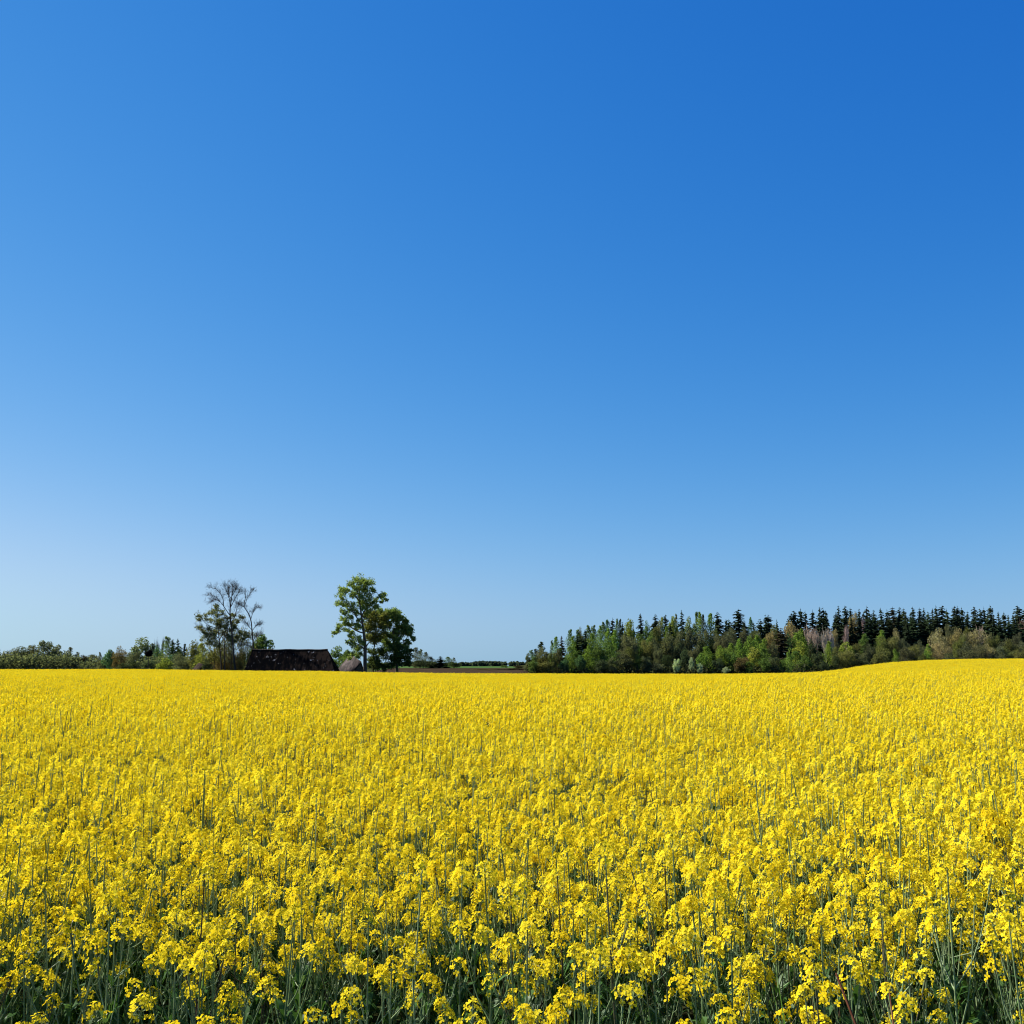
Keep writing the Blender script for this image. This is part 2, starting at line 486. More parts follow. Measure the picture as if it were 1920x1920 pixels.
rs = np.random.default_rng(7)
KW = [dict(Hp=.90, n_br=5), dict(Hp=.95, n_br=6, spread=.13), dict(Hp=.86, n_br=5, spread=.14), dict(Hp=.93, n_br=4, flowers=(18, 28)),
      dict(Hp=1.02, n_br=3, spread=.08, lean=.05), dict(Hp=.88, n_br=6, flowers=(12, 18)), dict(Hp=.80, n_br=4, spread=.11), dict(Hp=1.06, n_br=2, spread=.06, flowers=(7, 12), lean=.09)]
NV = len(KW)
for i, kw in enumerate(KW): template(f'plant_a{i}', merged_plant(100 + i, 0, **kw).mesh('plant_near', MATS4))
for i, kw in enumerate(KW): template(f'plant_b{i}', merged_plant(200 + i, 1, **kw).mesh('plant_mid', MATS4))
NPATCH = 4
for i in range(NPATCH):                                            # a square metre of crop seen from afar
    rng = np.random.default_rng(300 + i); mb = MB()
    n = 34; heads = []
    for _ in range(n):
        x, y = rng.uniform(-.56, .56, 2); h = float(np.clip(rng.normal(.92, .055), .76, 1.06))
        for k in range(5):
            hh = h if k == 0 else h * rng.uniform(.78, 1)
            heads.append((x + rng.normal(0, .07), y + rng.normal(0, .07), hh - .03))
        tube(mb, [(x, y, .3), (x, y, h - .05)], .004, 3, 2, False)
    H = np.array(heads); K = np.repeat(H, 6, 0) + rng.normal(0, (.016, .016, .02), (len(H) * 6, 3))
    leaf_quads(mb, rng, K, .030, .030, mat=0)
    G = np.stack([rng.uniform(-.55, .55, 160), rng.uniform(-.55, .55, 160), rng.uniform(.3, .75, 160)], 1)
    leaf_quads(mb, rng, G, .12, .04, bias=np.array([0, 0, 1.]), bw=.5, mat=3)
    template(f'plant_c{i}', mb.mesh('crop_patch', MATS4))

def jitter_grid(y0, y1, dens, a=.62, m=2.6):
    c = 1 / math.sqrt(dens); W = a * y1 + m
    X, Y = np.meshgrid(np.arange(-W, W, c), np.arange(y0, y1, c))
    X = X.ravel() + rs.uniform(-.5, .5, X.size) * c; Y = Y.ravel() + rs.uniform(-.5, .5, Y.size) * c
    k = np.abs(X) < a * Y + m
    return X[k], Y[k]

FRONT = 2.75
XA, YA = jitter_grid(FRONT, 14, 54)
keep = rs.random(len(XA)) < .34 + .66 * sstep(FRONT + .15, 4.1, YA)         # thinner at the field's edge
XA, YA = XA[keep], YA[keep]
XB, YB = jitter_grid(14, 50, 42)
XC, YC = jitter_grid(50, EDGE_Y, 1.25)
# the crop is patchy: slow waves in height
def patch_h(x, y):
    return 1 + .035 * np.sin(x * 1.7 + 2.1 * np.sin(y * .9)) + .03 * np.sin(y * 2.3 + x * .6 + 1.0) + .02 * np.sin(x * .31 - y * .23)
EDGE_LOW = lambda y: 1 - .14 * (1 - sstep(FRONT, 3.3, y))
WGT = np.array([.15, .17, .15, .16, .09, .14, .09, .05])
idxA = rs.choice(NV, len(XA), p=WGT); idxB = NV + rs.choice(NV, len(XB), p=WGT); idxC = 2 * NV + rs.integers(0, NPATCH, len(XC))
sA = np.clip(rs.normal(1, .06, len(XA)), .85, 1.14) * patch_h(XA, YA) * EDGE_LOW(YA)
sB = np.clip(rs.normal(1, .06, len(XB)), .85, 1.14) * patch_h(XB, YB)
sC = np.clip(rs.normal(1, .03, len(XC)), .93, 1.07)
rzA = rs.uniform(0, 2 * PI, len(XA))

# the 300 plants that show largest stand on their own
vis = np.abs(px_of(XA, YA) - 960) < 960 + 60

protos = []
for i, kw in enumerate(KW):
    stem, fol, heads = rape_plant(100 + i, 0, **kw)
    protos.append((stem.mesh('stem', [M_stem], True), fol.mesh('foliage', [M_rleaf]),
                   [(h.mesh('flower_head', [M_petal, M_bud, M_stem]), p, rot_to(ax)) for h, p, ax in heads]))

def rape_thing(x, y, i, s, rz, label, group=None, hs=1.0, tilt=(0, 0)):
    r = empty('rapeseed_plant', (x, y, gz(x, y)), rz); r.scale = (s, s, s)
    r.rotation_euler = (tilt[0], tilt[1], rz)
    tag(r, label, 'plant', group)
    sm, fm, hd = protos[i]
    link('stem', sm, r); link('foliage', fm, r)
    for me, p, q in hd:
        h = link('flower_head', me, r); h.location = tuple(float(v) for v in p); h.rotation_mode = 'QUATERNION'; h.rotation_quaternion = q
        h.scale = (hs, hs, hs)
    return r

# plants whose heads stand out in the photograph
HEROES = [(1240, 1762, 3, 1.3, 'rapeseed plant with a big round bright yellow flower head below the middle right'),
          (1588, 1800, 0, 1.3, 'rapeseed plant with a compact round yellow head above a red-brown dry stalk'),
          (395, 1765, 3, 1.15, 'rapeseed plant with a bright lit yellow flower cluster in the lower left'),
          (452, 1862, 2, 1.1, 'low rapeseed plant with a ragged yellow head near the bottom edge, left of centre'),
          (875, 1615, 3, 1.3, 'broad domed rapeseed plant rising above the others just left of centre'),
          (215, 1680, 1, 1.3, 'tall rapeseed plant with a large dense yellow head at the left'),
          (800, 1790, 5, 1.1, 'rapeseed plant with a wide yellow flower cluster low in the middle'),
          (1370, 1735, 3, 1.2, 'rapeseed plant with a tall yellow head right of the big round flower head')]
hero_at = []
for px, py, i, hs, lab in HEROES:
    hp = KW[i]['Hp'] + .02
    Y = max((EYE - hp) / math.tan(math.atan((py - 960) / FPX) - PITCH), 3.0)
    P = at(px, py, Y); hero_at.append((px, Y))
    rape_thing(P[0], P[1], i, P[2] / hp, float(rs.uniform(0, 6)), lab, None, hs)
drop = np.zeros(len(XA), bool)                                             # nothing crowds in front of these
for px, Y in hero_at: drop |= (np.abs(px_of(XA, YA) - px) < 42) & (YA < Y + .12) & (YA > Y - 1.0)
order = [k for k in np.argsort(np.where(vis & ~drop, YA, 1e9))[:292]]
solo = drop.copy(); solo[order] = True
for k in order:
    rape_thing(XA[k], YA[k], int(idxA[k]), float(sA[k]), float(rzA[k]),
               'yellow flowering rapeseed plant on thin green stem in the nearest rows of the field', 'rapeseed plants in the nearest rows of the field')

o = ~solo
px_, py_, ix_, sc_, rz_ = (np.concatenate(a) for a in ((XA[o], XB, XC), (YA[o], YB, YC), (idxA[o], idxB, idxC), (sA[o], sB, sC),
                                                       (rzA[o], rs.uniform(0, 2 * PI, len(XB)), rs.uniform(0, 2 * PI, len(XC)))))
me = bpy.data.meshes.new('rapeseed_field')
me.vertices.add(len(px_)); me.vertices.foreach_set('co', np.stack([px_, py_, ground_z(px_, py_)], 1).astype(np.float32).ravel())
tl = rs.normal(0, .05, (len(px_), 2)); tl[ix_ >= 2 * NV] *= .2
rot = np.stack([tl[:, 0], tl[:, 1], rz_], 1)
a = me.attributes.new('rot', 'FLOAT_VECTOR', 'POINT'); a.data.foreach_set('vector', rot.astype(np.float32).ravel())
a = me.attributes.new('scl', 'FLOAT', 'POINT'); a.data.foreach_set('value', sc_.astype(np.float32))
a = me.attributes.new('idx', 'INT', 'POINT'); a.data.foreach_set('value', ix_.astype(np.int32))
field = link('rapeseed_field', me)
tag(field, 'field of yellow flowering rapeseed stretching back to the trees', 'crop field', kind='stuff')
ng = bpy.data.node_groups.new('crop_scatter', 'GeometryNodeTree')
ng.interface.new_socket('Geometry', in_out='INPUT', socket_type='NodeSocketGeometry')
ng.interface.new_socket('Geometry', in_out='OUTPUT', socket_type='NodeSocketGeometry')
gi, go = ng.nodes.new('NodeGroupInput'), ng.nodes.new('NodeGroupOutput')
ip = ng.nodes.new('GeometryNodeInstanceOnPoints')
ci = ng.nodes.new('GeometryNodeCollectionInfo')
ci.inputs['Collection'].default_value = tmpl; ci.inputs['Separate Children'].default_value = True; ci.inputs['Reset Children'].default_value = True
def nattr(n, t):
    q = ng.nodes.new('GeometryNodeInputNamedAttribute'); q.data_type = t; q.inputs['Name'].default_value = n
    return next(s for s in q.outputs if s.enabled and s.name == 'Attribute')
e2r = ng.nodes.new('FunctionNodeEulerToRotation')
ng.links.new(nattr('rot', 'FLOAT_VECTOR'), e2r.inputs[0])
ng.links.new(gi.outputs[0], ip.inputs['Points']); ng.links.new(ci.outputs[0], ip.inputs['Instance'])
ip.inputs['Pick Instance'].default_value = True
ng.links.new(nattr('idx', 'INT'), ip.inputs['Instance Index']); ng.links.new(e2r.outputs[0], ip.inputs['Rotation'])
ng.links.new(nattr('scl', 'FLOAT'), ip.inputs['Scale']); ng.links.new(ip.outputs[0], go.inputs[0])
md = field.modifiers.new('scatter', 'NODES'); md.node_group = ng

# ------------------------------------------------------------------ tree kinds (unit height, crown radius about .5)
def trunk_mb(rng, top=.7, r=.022, limbs=5, wid=.5):
    mb = MB()
    m = spline([(0, 0, -.03), (rng.normal(0, .01), rng.normal(0, .01), top * .5), (rng.normal(0, .025), rng.normal(0, .025), top)], 7)
    tube(mb, m, np.linspace(r, r * .25, 7), 6)
    for k in range(limbs):
        t = rng.uniform(.35, .9); p = m[int(t * 6)]; th = k * 2.4 + rng.uniform(-.4, .4)
        q = p + np.array([math.cos(th) * wid * .6, math.sin(th) * wid * .6, rng.uniform(.12, .25)])
        tube(mb, spline([p, (p + q) / 2 + (0, 0, .01), q], 4), np.linspace(r * .4, r * .1, 4), 4)
    return mb

def squash(mb, A, pct=99.7):
    """built at its natural proportions (A times as tall as wide), stored at unit height"""
    mb.V = [v / (1, 1, A) for v in mb.V]
    V = np.concatenate(mb.V); top = np.percentile(V[:, 2], pct)
    mb.V = [v * (1, 1, 1 / top) for v in mb.V]
    return mb

def crown_round(rng, n=2800, z0=.10, lobes=24, L=.05, A=1.6):
    mb = MB(); per = n // lobes
    for k in range(lobes):
        d = norm(rng.normal(size=3)); rr = rng.uniform(.3, .98) ** .6
        c = np.array([d[0] * .36 * rr, d[1] * .36 * rr, ((z0 + 1) / 2 + d[2] * (1 - z0) * .38 * rr) * A]); r = rng.uniform(.11, .2)
        d = norm(rng.normal(size=(per, 3))); u = rng.uniform(.2, 1, per) ** .45
        leaf_quads(mb, rng, c + d * (u * r)[:, None] * (1, 1, 1.1), L, L * .8)
    return squash(mb, A)

def crown_tall(rng, n=2500, z0=.05, L=.055, A=2.4):
    mb = MB(); k = 30
    for i in range(k):
        f = (i + rng.uniform(.1, .9)) / k
        z = z0 + (.97 - z0) * f
        w = .5 * max(.13, math.sin(PI * (.14 + .83 * f)) ** .75)
        c = np.array([rng.normal(0, .4) * w, rng.normal(0, .4) * w, z * A]); r = rng.uniform(.45, .8) * w + .03
        m = n // k; d = norm(rng.normal(size=(m, 3))); u = rng.uniform(.15, 1, m) ** .5
        leaf_quads(mb, rng, c + d * (u * r)[:, None] * (1, 1, .9), L * 1.15, L * .75, bias=np.array([0, 0, -1.]), bw=.25)
    return squash(mb, A)

def crown_spruce(rng, levels=24, z0=.03, A=2.7):
    mb = MB(); bulge = rng.uniform(.42, .68)
    for i in range(levels):
        f = max((i + rng.uniform(-.35, .35)) / levels, 0); z = (z0 + (1 - z0) * f) * A
        Rr = .5 * (1 - f) ** bulge + .008; nb = int(14 - 6 * f); step = A / levels
        for k in range(nb):
            f = min(max((i + rng.uniform(-.9, .9)) / levels, 0), .985); z = (z0 + (1 - z0) * f) * A; Rr = .5 * (1 - f) ** bulge + .008
            th = k * 2 * PI / nb + i * 1.1 + rng.uniform(-.3, .3); l = Rr * rng.uniform(.5, 1.12)
            o = np.array([math.cos(th), math.sin(th), 0]); w = np.array([-o[1], o[0], 0]); m = 4 if f < .75 else 2
            dz = lambda a: np.array([0, 0, -(.38 * a ** 1.4 - .16 * max(a - .7, 0)) * l])
            for j in range(m):
                a0, a1 = j / m, min((j + 1.3) / m, 1.06)
                p = np.array([0, 0, z]) + o * l * a0 + dz(a0); q = np.array([0, 0, z]) + o * l * a1 + dz(a1)
                md = (p + q) / 2; hw = l * .26 * (1.1 - .6 * a0) + .008
                hang = step * rng.uniform(.7, 1.5) * (1 - .4 * a0) * (1.1 - .75 * f)
                mb.add([p, md + w * hw - (0, 0, hang * .5), q, md - w * hw - (0, 0, hang * .5)], [[0, 1, 2, 3]])
                mb.add([p, p - (0, 0, hang * .6) + w * rng.normal(0, .01), md - (0, 0, hang) + w * rng.normal(0, .03), q], [[0, 1, 2, 3]])
    tube(mb, [(0, 0, .86 * A), (0, 0, A)], [.014, .004], 4)
    return squash(mb, A, 100)

def crown_twiggy(rng, n=3900, z0=.10, lobes=20, A=1.5):
    """budding crown: fine upright twigs with half-open leaves"""
    mb = MB(); per = n // lobes
    for k in range(lobes):
        d = norm(rng.normal(size=3)); rr = rng.uniform(.3, .97) ** .6
        c = np.array([d[0] * .37 * rr, d[1] * .37 * rr, ((z0 + 1) / 2 + d[2] * (1 - z0) * .37 * rr) * A])
        d = norm(rng.normal(size=(per, 3))); u = rng.uniform(.1, 1, per) ** .5
        P = c + d * (u * rng.uniform(.13, .22))[:, None]
        up = norm(P - np.array([0, 0, .1]))
        leaf_quads(mb, rng, P, .06, .02, bias=up, bw=.55)
    return squash(mb, A)

def crown_bare(rng, n_limb=18, z0=.3, fan=.55):
    """bare fan of limbs splitting into fine twigs"""
    mb = MB()
    def grow(p, d, l, r, depth):
        q = p + d * l
        tube(mb, spline([p, (p + q) / 2 + rng.normal(0, l * .04, 3), q], 3), [r, r * .8, r * .6], 3 if depth else 4, 0, False)
        if depth >= 4: return
        for _ in range(3 if depth else 2):
            nd = norm(d + rng.normal(0, .33, 3) + np.array([0, 0, .22]))
            grow(p + d * l * rng.uniform(.45, 1), nd, l * rng.uniform(.55, .8), r * .68, depth + 1)
    for k in range(n_limb):
        th = k * 2.4 + rng.uniform(-.3, .3); s = rng.uniform(.15, 1) * fan
        grow(np.array([0, 0, z0 * rng.uniform(.7, 1.2)]), norm(np.array([math.cos(th) * s, math.sin(th) * s, 1.0])), rng.uniform(.22, .3), .012, 1)
    return mb

KINDS = {}
for kind, fn, cnt, mat in (('spruce', crown_spruce, 5, M_needle), ('round', crown_round, 5, M_leaf), ('tall', crown_tall, 5, M_leaf),
                           ('twiggy', crown_twiggy, 4, M_leaf), ('sparse', lambda r: crown_twiggy(r, 1500, .18), 2, M_leaf), ('bare', crown_bare, 4, M_twig)):
    KINDS[kind] = [fn(np.random.default_rng(500 + i)).mesh(kind + '_crown', [mat]) for i in range(cnt)]
TRUNKS = {k: [trunk_mb(np.random.default_rng(600 + i), t, r, l, w).mesh('trunk', [M_bark if k != 'birch' else M_birch], True) for i in range(3)]
          for k, t, r, l, w in (('spruce', .8, .014, 0, .2), ('round', .72, .022, 6, .45), ('tall', .8, .013, 5, .3), ('twiggy', .75, .02, 6, .45), ('sparse', .8, .014, 8, .45), ('bare', .36, .018, 3, .15), ('birch', .85, .012, 3, .25))}

COL = {  # albedo, words
    'black': ((0.023, 0.034, 0.017), 'near-black'), 'dark': ((0.032, 0.050, 0.022), 'dark green'), 'brown': ((0.045, 0.04, 0.024), 'dark brownish'),
    'green': ((0.098, 0.158, 0.045), 'mid-green'), 'bright': ((0.172, 0.261, 0.053), 'fresh green'), 'yellow': ((0.202, 0.239, 0.051), 'yellow-green'),
    'olive': ((0.135, 0.149, 0.054), 'olive'), 'grey': ((0.113, 0.128, 0.067), 'grey-green'), 'greybrown': ((0.109, 0.122, 0.069), 'grey-brown'),
    'tan': ((0.284, 0.247, 0.128), 'tan'), 'beige': ((0.546, 0.442, 0.338), 'beige'), 'pink': ((0.429, 0.312, 0.247), 'pinkish-brown'), 'silver': ((0.39, 0.468, 0.286), 'pale silvery'),
    'teal': ((0.075, 0.143, 0.067), 'bluish green'), 'rust': ((0.144, 0.113, 0.052), 'rusty brown'), 'deepgreen': ((0.053, 0.075, 0.039), 'deep green')}  # last entry: foliage that is deep green in itself
KW_WORD = {'spruce': 'spruce', 'round': 'round-crowned tree', 'tall': 'slender tree', 'twiggy': 'budding tree', 'bare': 'bare tree', 'bush': 'bush'}
WM = {'spruce': 2.85, 'tall': 1.6, 'round': 1.3, 'twiggy': 1.35, 'sparse': 1.3, 'bare': 1.35, 'bush': 1.25}
trng = np.random.default_rng(11)
ORD = ['first', 'second', 'third', 'fourth', 'fifth', 'sixth', 'seventh', 'eighth', 'ninth', 'tenth', 'eleventh', 'twelfth', 'thirteenth', 'fourteenth', 'fifteenth', 'sixteenth', 'seventeenth', 'eighteenth', 'nineteenth', 'twentieth']

def tree(px, top, w, Y, kind, col, label, group=None, birch=False, name=None, rz=None, wm=1.0):
    P = at(px, top, Y); x, y = P[0], P[1]
    z = gz(x, y); h = P[2] - z; wid = w * m_per_px(Y)
    mk = 'round' if kind == 'bush' else kind
    nm = name or {'spruce': 'spruce_tree', 'bush': 'bush', 'bare': 'bare_tree', 'twiggy': 'budding_tree', 'sparse': 'budding_tree'}.get(kind, 'broadleaf_tree')
    r = empty(nm, (x, y, z - .1), float(trng.uniform(0, 2 * PI)) if rz is None else rz)
    tag(r, label, 'bush' if kind == 'bush' else 'tree', group)
    t = link('trunk', TRUNKS['birch' if birch else mk][int(trng.integers(0, 3))], r)
    c = link('crown', KINDS[mk][int(trng.integers(0, len(KINDS[mk])))], r)
    wk = wid * (WM[kind] if not (kind == 'spruce' and w > 20) else 2.0) * wm
    if kind == 'spruce':
        wk *= trng.uniform(.82, 1.25); r.rotation_euler[0] = trng.normal(0, .02); r.rotation_euler[1] = trng.normal(0, .02)
    t.scale = (max(wk, h * .3), max(wk, h * .3), h); c.scale = (wk, wk * 1.0, h)
    if kind == 'bush': t.scale = (wk * .8, wk * .8, h * .7)
    a = np.array(COL[col][0]) * trng.uniform(.85, 1.15) * np.array([trng.uniform(.92, 1.08), 1, trng.uniform(.92, 1.08)])
    c.color = (*[float(v) for v in a], 1); t.color = c.color
    return r

# ---- the forest at the right: (px of the stem, py of the tip, width in px, distance, kind, colour)
FOREST = '''
990 1224 14 335 round grey|997 1218 12 337 tall green|1003 1216 12 340 tall shade|1016 1203 18 345 tall dark|1017 1213 22 336 twiggy olive|1034 1200 9 345 tall green
1042 1193.5 15 340 tall bright|1052 1191 13 342 spruce brown|1046 1218 20 335 round grey|1068.5 1180 15 350 tall green|1074 1192 15 342 tall bright|1071 1212 20 336 tall bright
1082 1180 13 352 tall green|1084 1188 13 345 spruce dark|1090 1177 14 356 twiggy olive|1098 1179 14 346 spruce black|1103 1172 18 360 tall green|1114 1172 15 362 tall green
1109 1187 20 345 tall bright|1126 1173 16 352 tall bright|1131 1166 17 366 tall green|1139 1162 14 372 tall teal|1141 1178 17 350 tall bright|1148 1157 14 376 spruce black
1156 1160 9 380 tall green|1162 1161 11 378 tall shade|1166 1165 9 380 spruce black|1153 1180 15 348 tall bright|1171 1182 15 348 spruce dark|1177 1166 22 372 round yellow
1176 1191 38 338 twiggy greybrown|1118 1206 26 338 round green|1134 1207 26 338 round green|1146 1207 20 336 tall green|1104 1210 20 336 tall bright|1089 1228 24 333 bush teal
1057 1235 22 332 bush teal|1018 1240 32 332 bush olive|1000 1238 22 331 bush green|1128 1236 26 331 bush shade|1036 1224 20 333 round olive|1150 1232 24 331 bush grey
1182 1161 20 378 round yellow|1200.6 1149 19 384 spruce black|1214 1165 17 376 round green|1230 1150 14 386 spruce black|1222 1166 15 378 spruce black|1235 1164 19 374 round olive
1247 1151 13 386 spruce black|1241 1157 11 384 tall yellow|1260 1156 21 380 round yellow|1257 1168 15 376 spruce black|1277.7 1142.5 24 388 spruce black|1268 1151 11 390 tall olive
1293 1157 24 380 round yellow|1306 1147 11 388 tall green|1312 1147 13 386 tall bright|1318 1152 12 384 tall shade|1331 1150 19 384 tall bright|1348 1146 17 388 spruce black
1227 1177 23 366 round olive|1218 1184 20 360 round green|1200 1188 27 356 round green|1249.6 1174 11 362 tall bright|1252 1185 23 356 round grey|1272 1182 23 360 twiggy greybrown
1292 1180 25 362 round grey|1311 1183 27 360 round grey|1331 1181 25 362 round grey|1345 1180 19 364 twiggy olive
1180 1213 24 335 twiggy olive|1194 1205 23 345 round green|1210 1200 26 346 twiggy olive|1225 1197 22 348 twiggy greybrown|1234 1208 20 342 twiggy greybrown|1250 1198 27 346 round grey
1275 1205 27 344 round shade|1299 1211 25 341 twiggy greybrown|1285 1218 23 338 round shade|1314 1203 23 346 round dark|1329 1197 23 350 round dark|1232 1242 26 332 bush greybrown
1195 1228 18 334 bush green|1169 1224 30 334 bush greybrown|1212 1230 22 333 bush grey|1250 1228 22 335 bush shade|1268 1235 14 331 bush silver|1296.5 1232 11 331 bush silver
1312 1243 13 330 bush silver|1325.6 1211 20 337 tall bright|1317 1224 25 334 round bright|1354 1211 26 337 round bright
1360 1160 15 382 spruce black|1381 1140.5 28 390 spruce black|1368 1160 12 384 spruce dark|1394 1163 15 380 spruce black|1407 1157 13 386 tall teal|1415 1164 13 382 spruce dark
1432 1150 23 388 spruce black|1440.5 1151 18 390 spruce black|1423 1159 14 384 spruce black|1459 1160 9 388 spruce dark|1455 1168 11 384 spruce dark|1457 1173 25 374 twiggy olive
1481 1166 27 378 twiggy tan|1491 1143 15 392 spruce black|1478.5 1158 11 390 spruce black|1486 1148 13 392 spruce black|1501 1139 19 394 spruce black|1511 1143.5 13 392 spruce black
1523 1141.5 13 394 spruce black|1535 1137 15 396 spruce black|1363 1181 21 362 twiggy greybrown|1372 1177 17 366 twiggy greybrown|1395 1179 17 366 twiggy greybrown|1346 1190 21 356 twiggy greybrown
1357 1192 21 354 twiggy greybrown|1413 1182 19 362 twiggy olive|1423 1185 19 360 twiggy olive|1445 1184 21 362 twiggy tan|1463 1176 26 352 spruce brown|1385 1197 17 348 tall bright
1371 1205 19 344 tall bright|1406.7 1193 25 350 round bright|1419 1190 19 352 tall bright|1431 1197 19 346 tall bright|1413 1213 35 338 round yellow|1432 1215 25 337 tall green
1502 1179 21 356 tall bright|1494 1186 25 350 tall bright|1478.5 1188 15 356 round teal|1498 1201 31 344 round yellow|1491 1220 27 337 tall green
1390 1232 31 332 bush rust|1372 1222 31 335 round green|1346 1234 25 332 bush shade|1361 1250 14 329 bush silver|1434 1234 25 332 bush green|1450 1232 23 332 bush grey
1467 1236 17 332 bush green|1509 1229 25 333 bush green|1534 1222 25 335 round shade|1405 1240 20 330 bush green|1517 1164 24 354 bare pink|1522 1200 20 346 round shade|1448 1205 18 346 twiggy greybrown
1545 1137 17 396 spruce black|1550 1143 15 392 spruce black|1563 1146 12 394 spruce black|1573 1134.5 15 398 spruce black|1585.6 1134 17 398 spruce black|1594.5 1138 12 396 spruce black
1606.5 1139 13 396 spruce black|1617 1144.5 11 394 spruce black|1628 1134 15 398 spruce black|1633.5 1143 13 392 spruce dark|1641 1142 10 394 spruce black|1652 1139 17 396 spruce black
1664 1141 15 394 spruce black|1673 1136.5 19 398 spruce brown|1688 1136.5 15 398 spruce black|1693 1139 15 394 spruce dark|1699 1148 13 390 spruce black|1713 1136.5 13 398 spruce black|1707 1150 15 388 spruce dark
1527 1164 26 352 bare beige|1546 1167 28 350 bare beige|1557 1170 18 349 bare beige|1565 1180 16 360 twiggy tan|1585.6 1166 18 362 bare pink|1601 1149 19 386 twiggy tan|1618 1148 15 388 bare pink
1554 1202 17 342 tall bright|1587 1203 31 342 round yellow|1588 1219 37 335 twiggy olive|1619 1188 19 350 tall green|1626 1203 21 344 round shade|1652 1181 17 356 tall bright|1651 1193 27 348 twiggy olive
1679 1179 21 358 twiggy tan|1671 1193 31 348 twiggy olive|1651 1212 31 340 twiggy olive|1649 1222 29 335 bush olive|1679 1216 12 335 tall bright|1692 1198 23 348 twiggy greybrown|1697 1213 27 339 twiggy greybrown
1714 1209 29 341 twiggy olive|1603 1206 23 343 twiggy olive|1614 1224 27 334 bush grey|1567 1213 19 340 twiggy olive|1632 1208 21 342 twiggy greybrown|1569 1226 20 334 bush shade
1723.6 1138 13 396 spruce black|1732 1138.5 13 396 spruce black|1738 1145 13 392 spruce dark|1748 1139 13 396 spruce black|1753 1133.5 12 398 spruce black|1764 1133.5 18 398 spruce black
1777 1140 15 394 spruce dark|1789 1134.5 13 398 spruce black|1795.5 1133.5 12 398 spruce black|1802 1136.5 13 396 spruce black|1812 1144 11 394 spruce dark|1823 1135.5 17 398 spruce black
1838 1139.5 13 396 spruce black|1844.5 1136.5 13 398 spruce black|1855.5 1132.5 17 400 spruce black|1870 1145 10 396 spruce black|1880 1146 14 394 spruce black|1889 1151 15 390 spruce dark
1897 1151 14 392 spruce black|1905 1139 13 398 spruce black|1910.6 1133.5 15 400 spruce black|1919 1142 15 396 spruce black
1753 1178 35 360 twiggy tan|1782 1171 25 366 twiggy greybrown|1787 1180 31 358 twiggy tan|1814 1178 25 360 twiggy olive|1833.5 1166 27 370 bare beige|1824 1182 37 356 twiggy tan
1840 1184 31 354 twiggy tan|1797 1191 27 350 twiggy olive|1853 1188 25 352 twiggy greybrown|1866 1192 23 350 twiggy olive|1882 1197 27 348 twiggy greybrown|1897 1199 25 346 twiggy olive|1916 1203 27 345 twiggy greybrown
1913 1155 19 380 bare pink|1908 1187 19 358 twiggy greybrown|1739 1207 15 342 tall bright|1737 1220 17 336 bush bright|1752 1206 27 342 twiggy tan|1767 1203 29 344 twiggy tan|1789 1219 21 336 bush olive
1810 1203 29 343 twiggy greybrown|1778 1224 25 334 bush grey|1816 1219 31 335 bush grey|1835 1208 31 341 twiggy greybrown|1855 1208 29 341 twiggy tan|1871 1212 29 339 twiggy greybrown|1891 1212 31 339 twiggy olive
1913 1219 31 335 bush olive|1724 1201 21 346 twiggy greybrown|1545 1240 20 331 bush shade|1730 1226 20 334 bush olive
1540 1151 18 380 spruce black|1566 1151 18 380 spruce black|1580 1153 18 378 spruce black|1597 1155 18 378 spruce black|1611 1153 18 378 spruce black|1624 1155 18 376 spruce black
1639 1155 20 376 spruce dark|1656 1157 20 374 spruce black|1668 1155 20 376 spruce black|1683 1155 20 376 spruce black|1700 1161 20 372 spruce black|1716 1157 20 374 spruce dark|1728 1155 20 376 spruce black
1742 1157 20 374 spruce black|1758 1153 20 376 spruce black|1772 1153 20 376 spruce dark|1786 1151 20 378 spruce black|1799 1153 20 376 spruce black|1815 1153 20 376 spruce black|1830 1151 18 378 spruce black
1848 1153 20 376 spruce dark|1862 1157 20 374 spruce black|1876 1161 20 370 spruce black|1890 1163 20 370 spruce dark|1903 1159 20 372 spruce black|1917 1163 20 370 spruce black'''
ZONES = [(0, 1064, "at the forest's low left end"), (1064, 1186, "on the forest's rising left slope"), (1186, 1262, 'left of the lone tall skyline spruce'),
         (1262, 1345, 'near the three silvery bushes'), (1345, 1425, 'left of the skyline dip'), (1425, 1480, 'at the skyline dip'),
         (1480, 1562, 'by the beige bare trees'), (1562, 1640, 'right after the beige bare trees'), (1640, 1745, 'left of the tan thicket'),
         (1745, 1850, 'by the wide tan thicket'), (1850, 2500, "at the photo's right edge")]
rows = []
for ln in FOREST.strip().replace('\n', '|').split('|'):
    f = ln.split(); px, tp, w, Y = map(float, f[:4])
    zi = next(i for i, z in enumerate(ZONES) if z[0] <= px < z[1])
    front = Y < 341 and f[4] not in ('spruce', 'bare')
    tier = 'on the skyline' if tp < 1153 and f[4] == 'spruce' else ('along the field' if front else 'half-way up')
    rows.append((px, tp, w, Y, f[4], f[5], zi, tier))
rows.sort()
buck = {}
for r in rows: buck.setdefault((r[6], r[4], r[5], r[7]), []).append(r)
for (zi, kind, col, tier), rr in buck.items():
    for i, (px, tp, w, Y, *_r) in enumerate(rr):
        word = f'{COL[col][1]} {KW_WORD[kind]}'
        lab = f'{word} {tier}, {ZONES[zi][2]}'
        if len(rr) > 1: lab = f'{ORD[i]} {word} from left {tier}, {ZONES[zi][2]}'
        birch = px in (1474., 1467., 1042., 1126., 1141., 1153.)
        tree(px, tp, w, Y, kind, col, lab, {'spruce': 'spruces of the forest'}.get(kind, 'bushes along the forest edge' if kind == 'bush' else 'leafy trees of the forest'), birch)
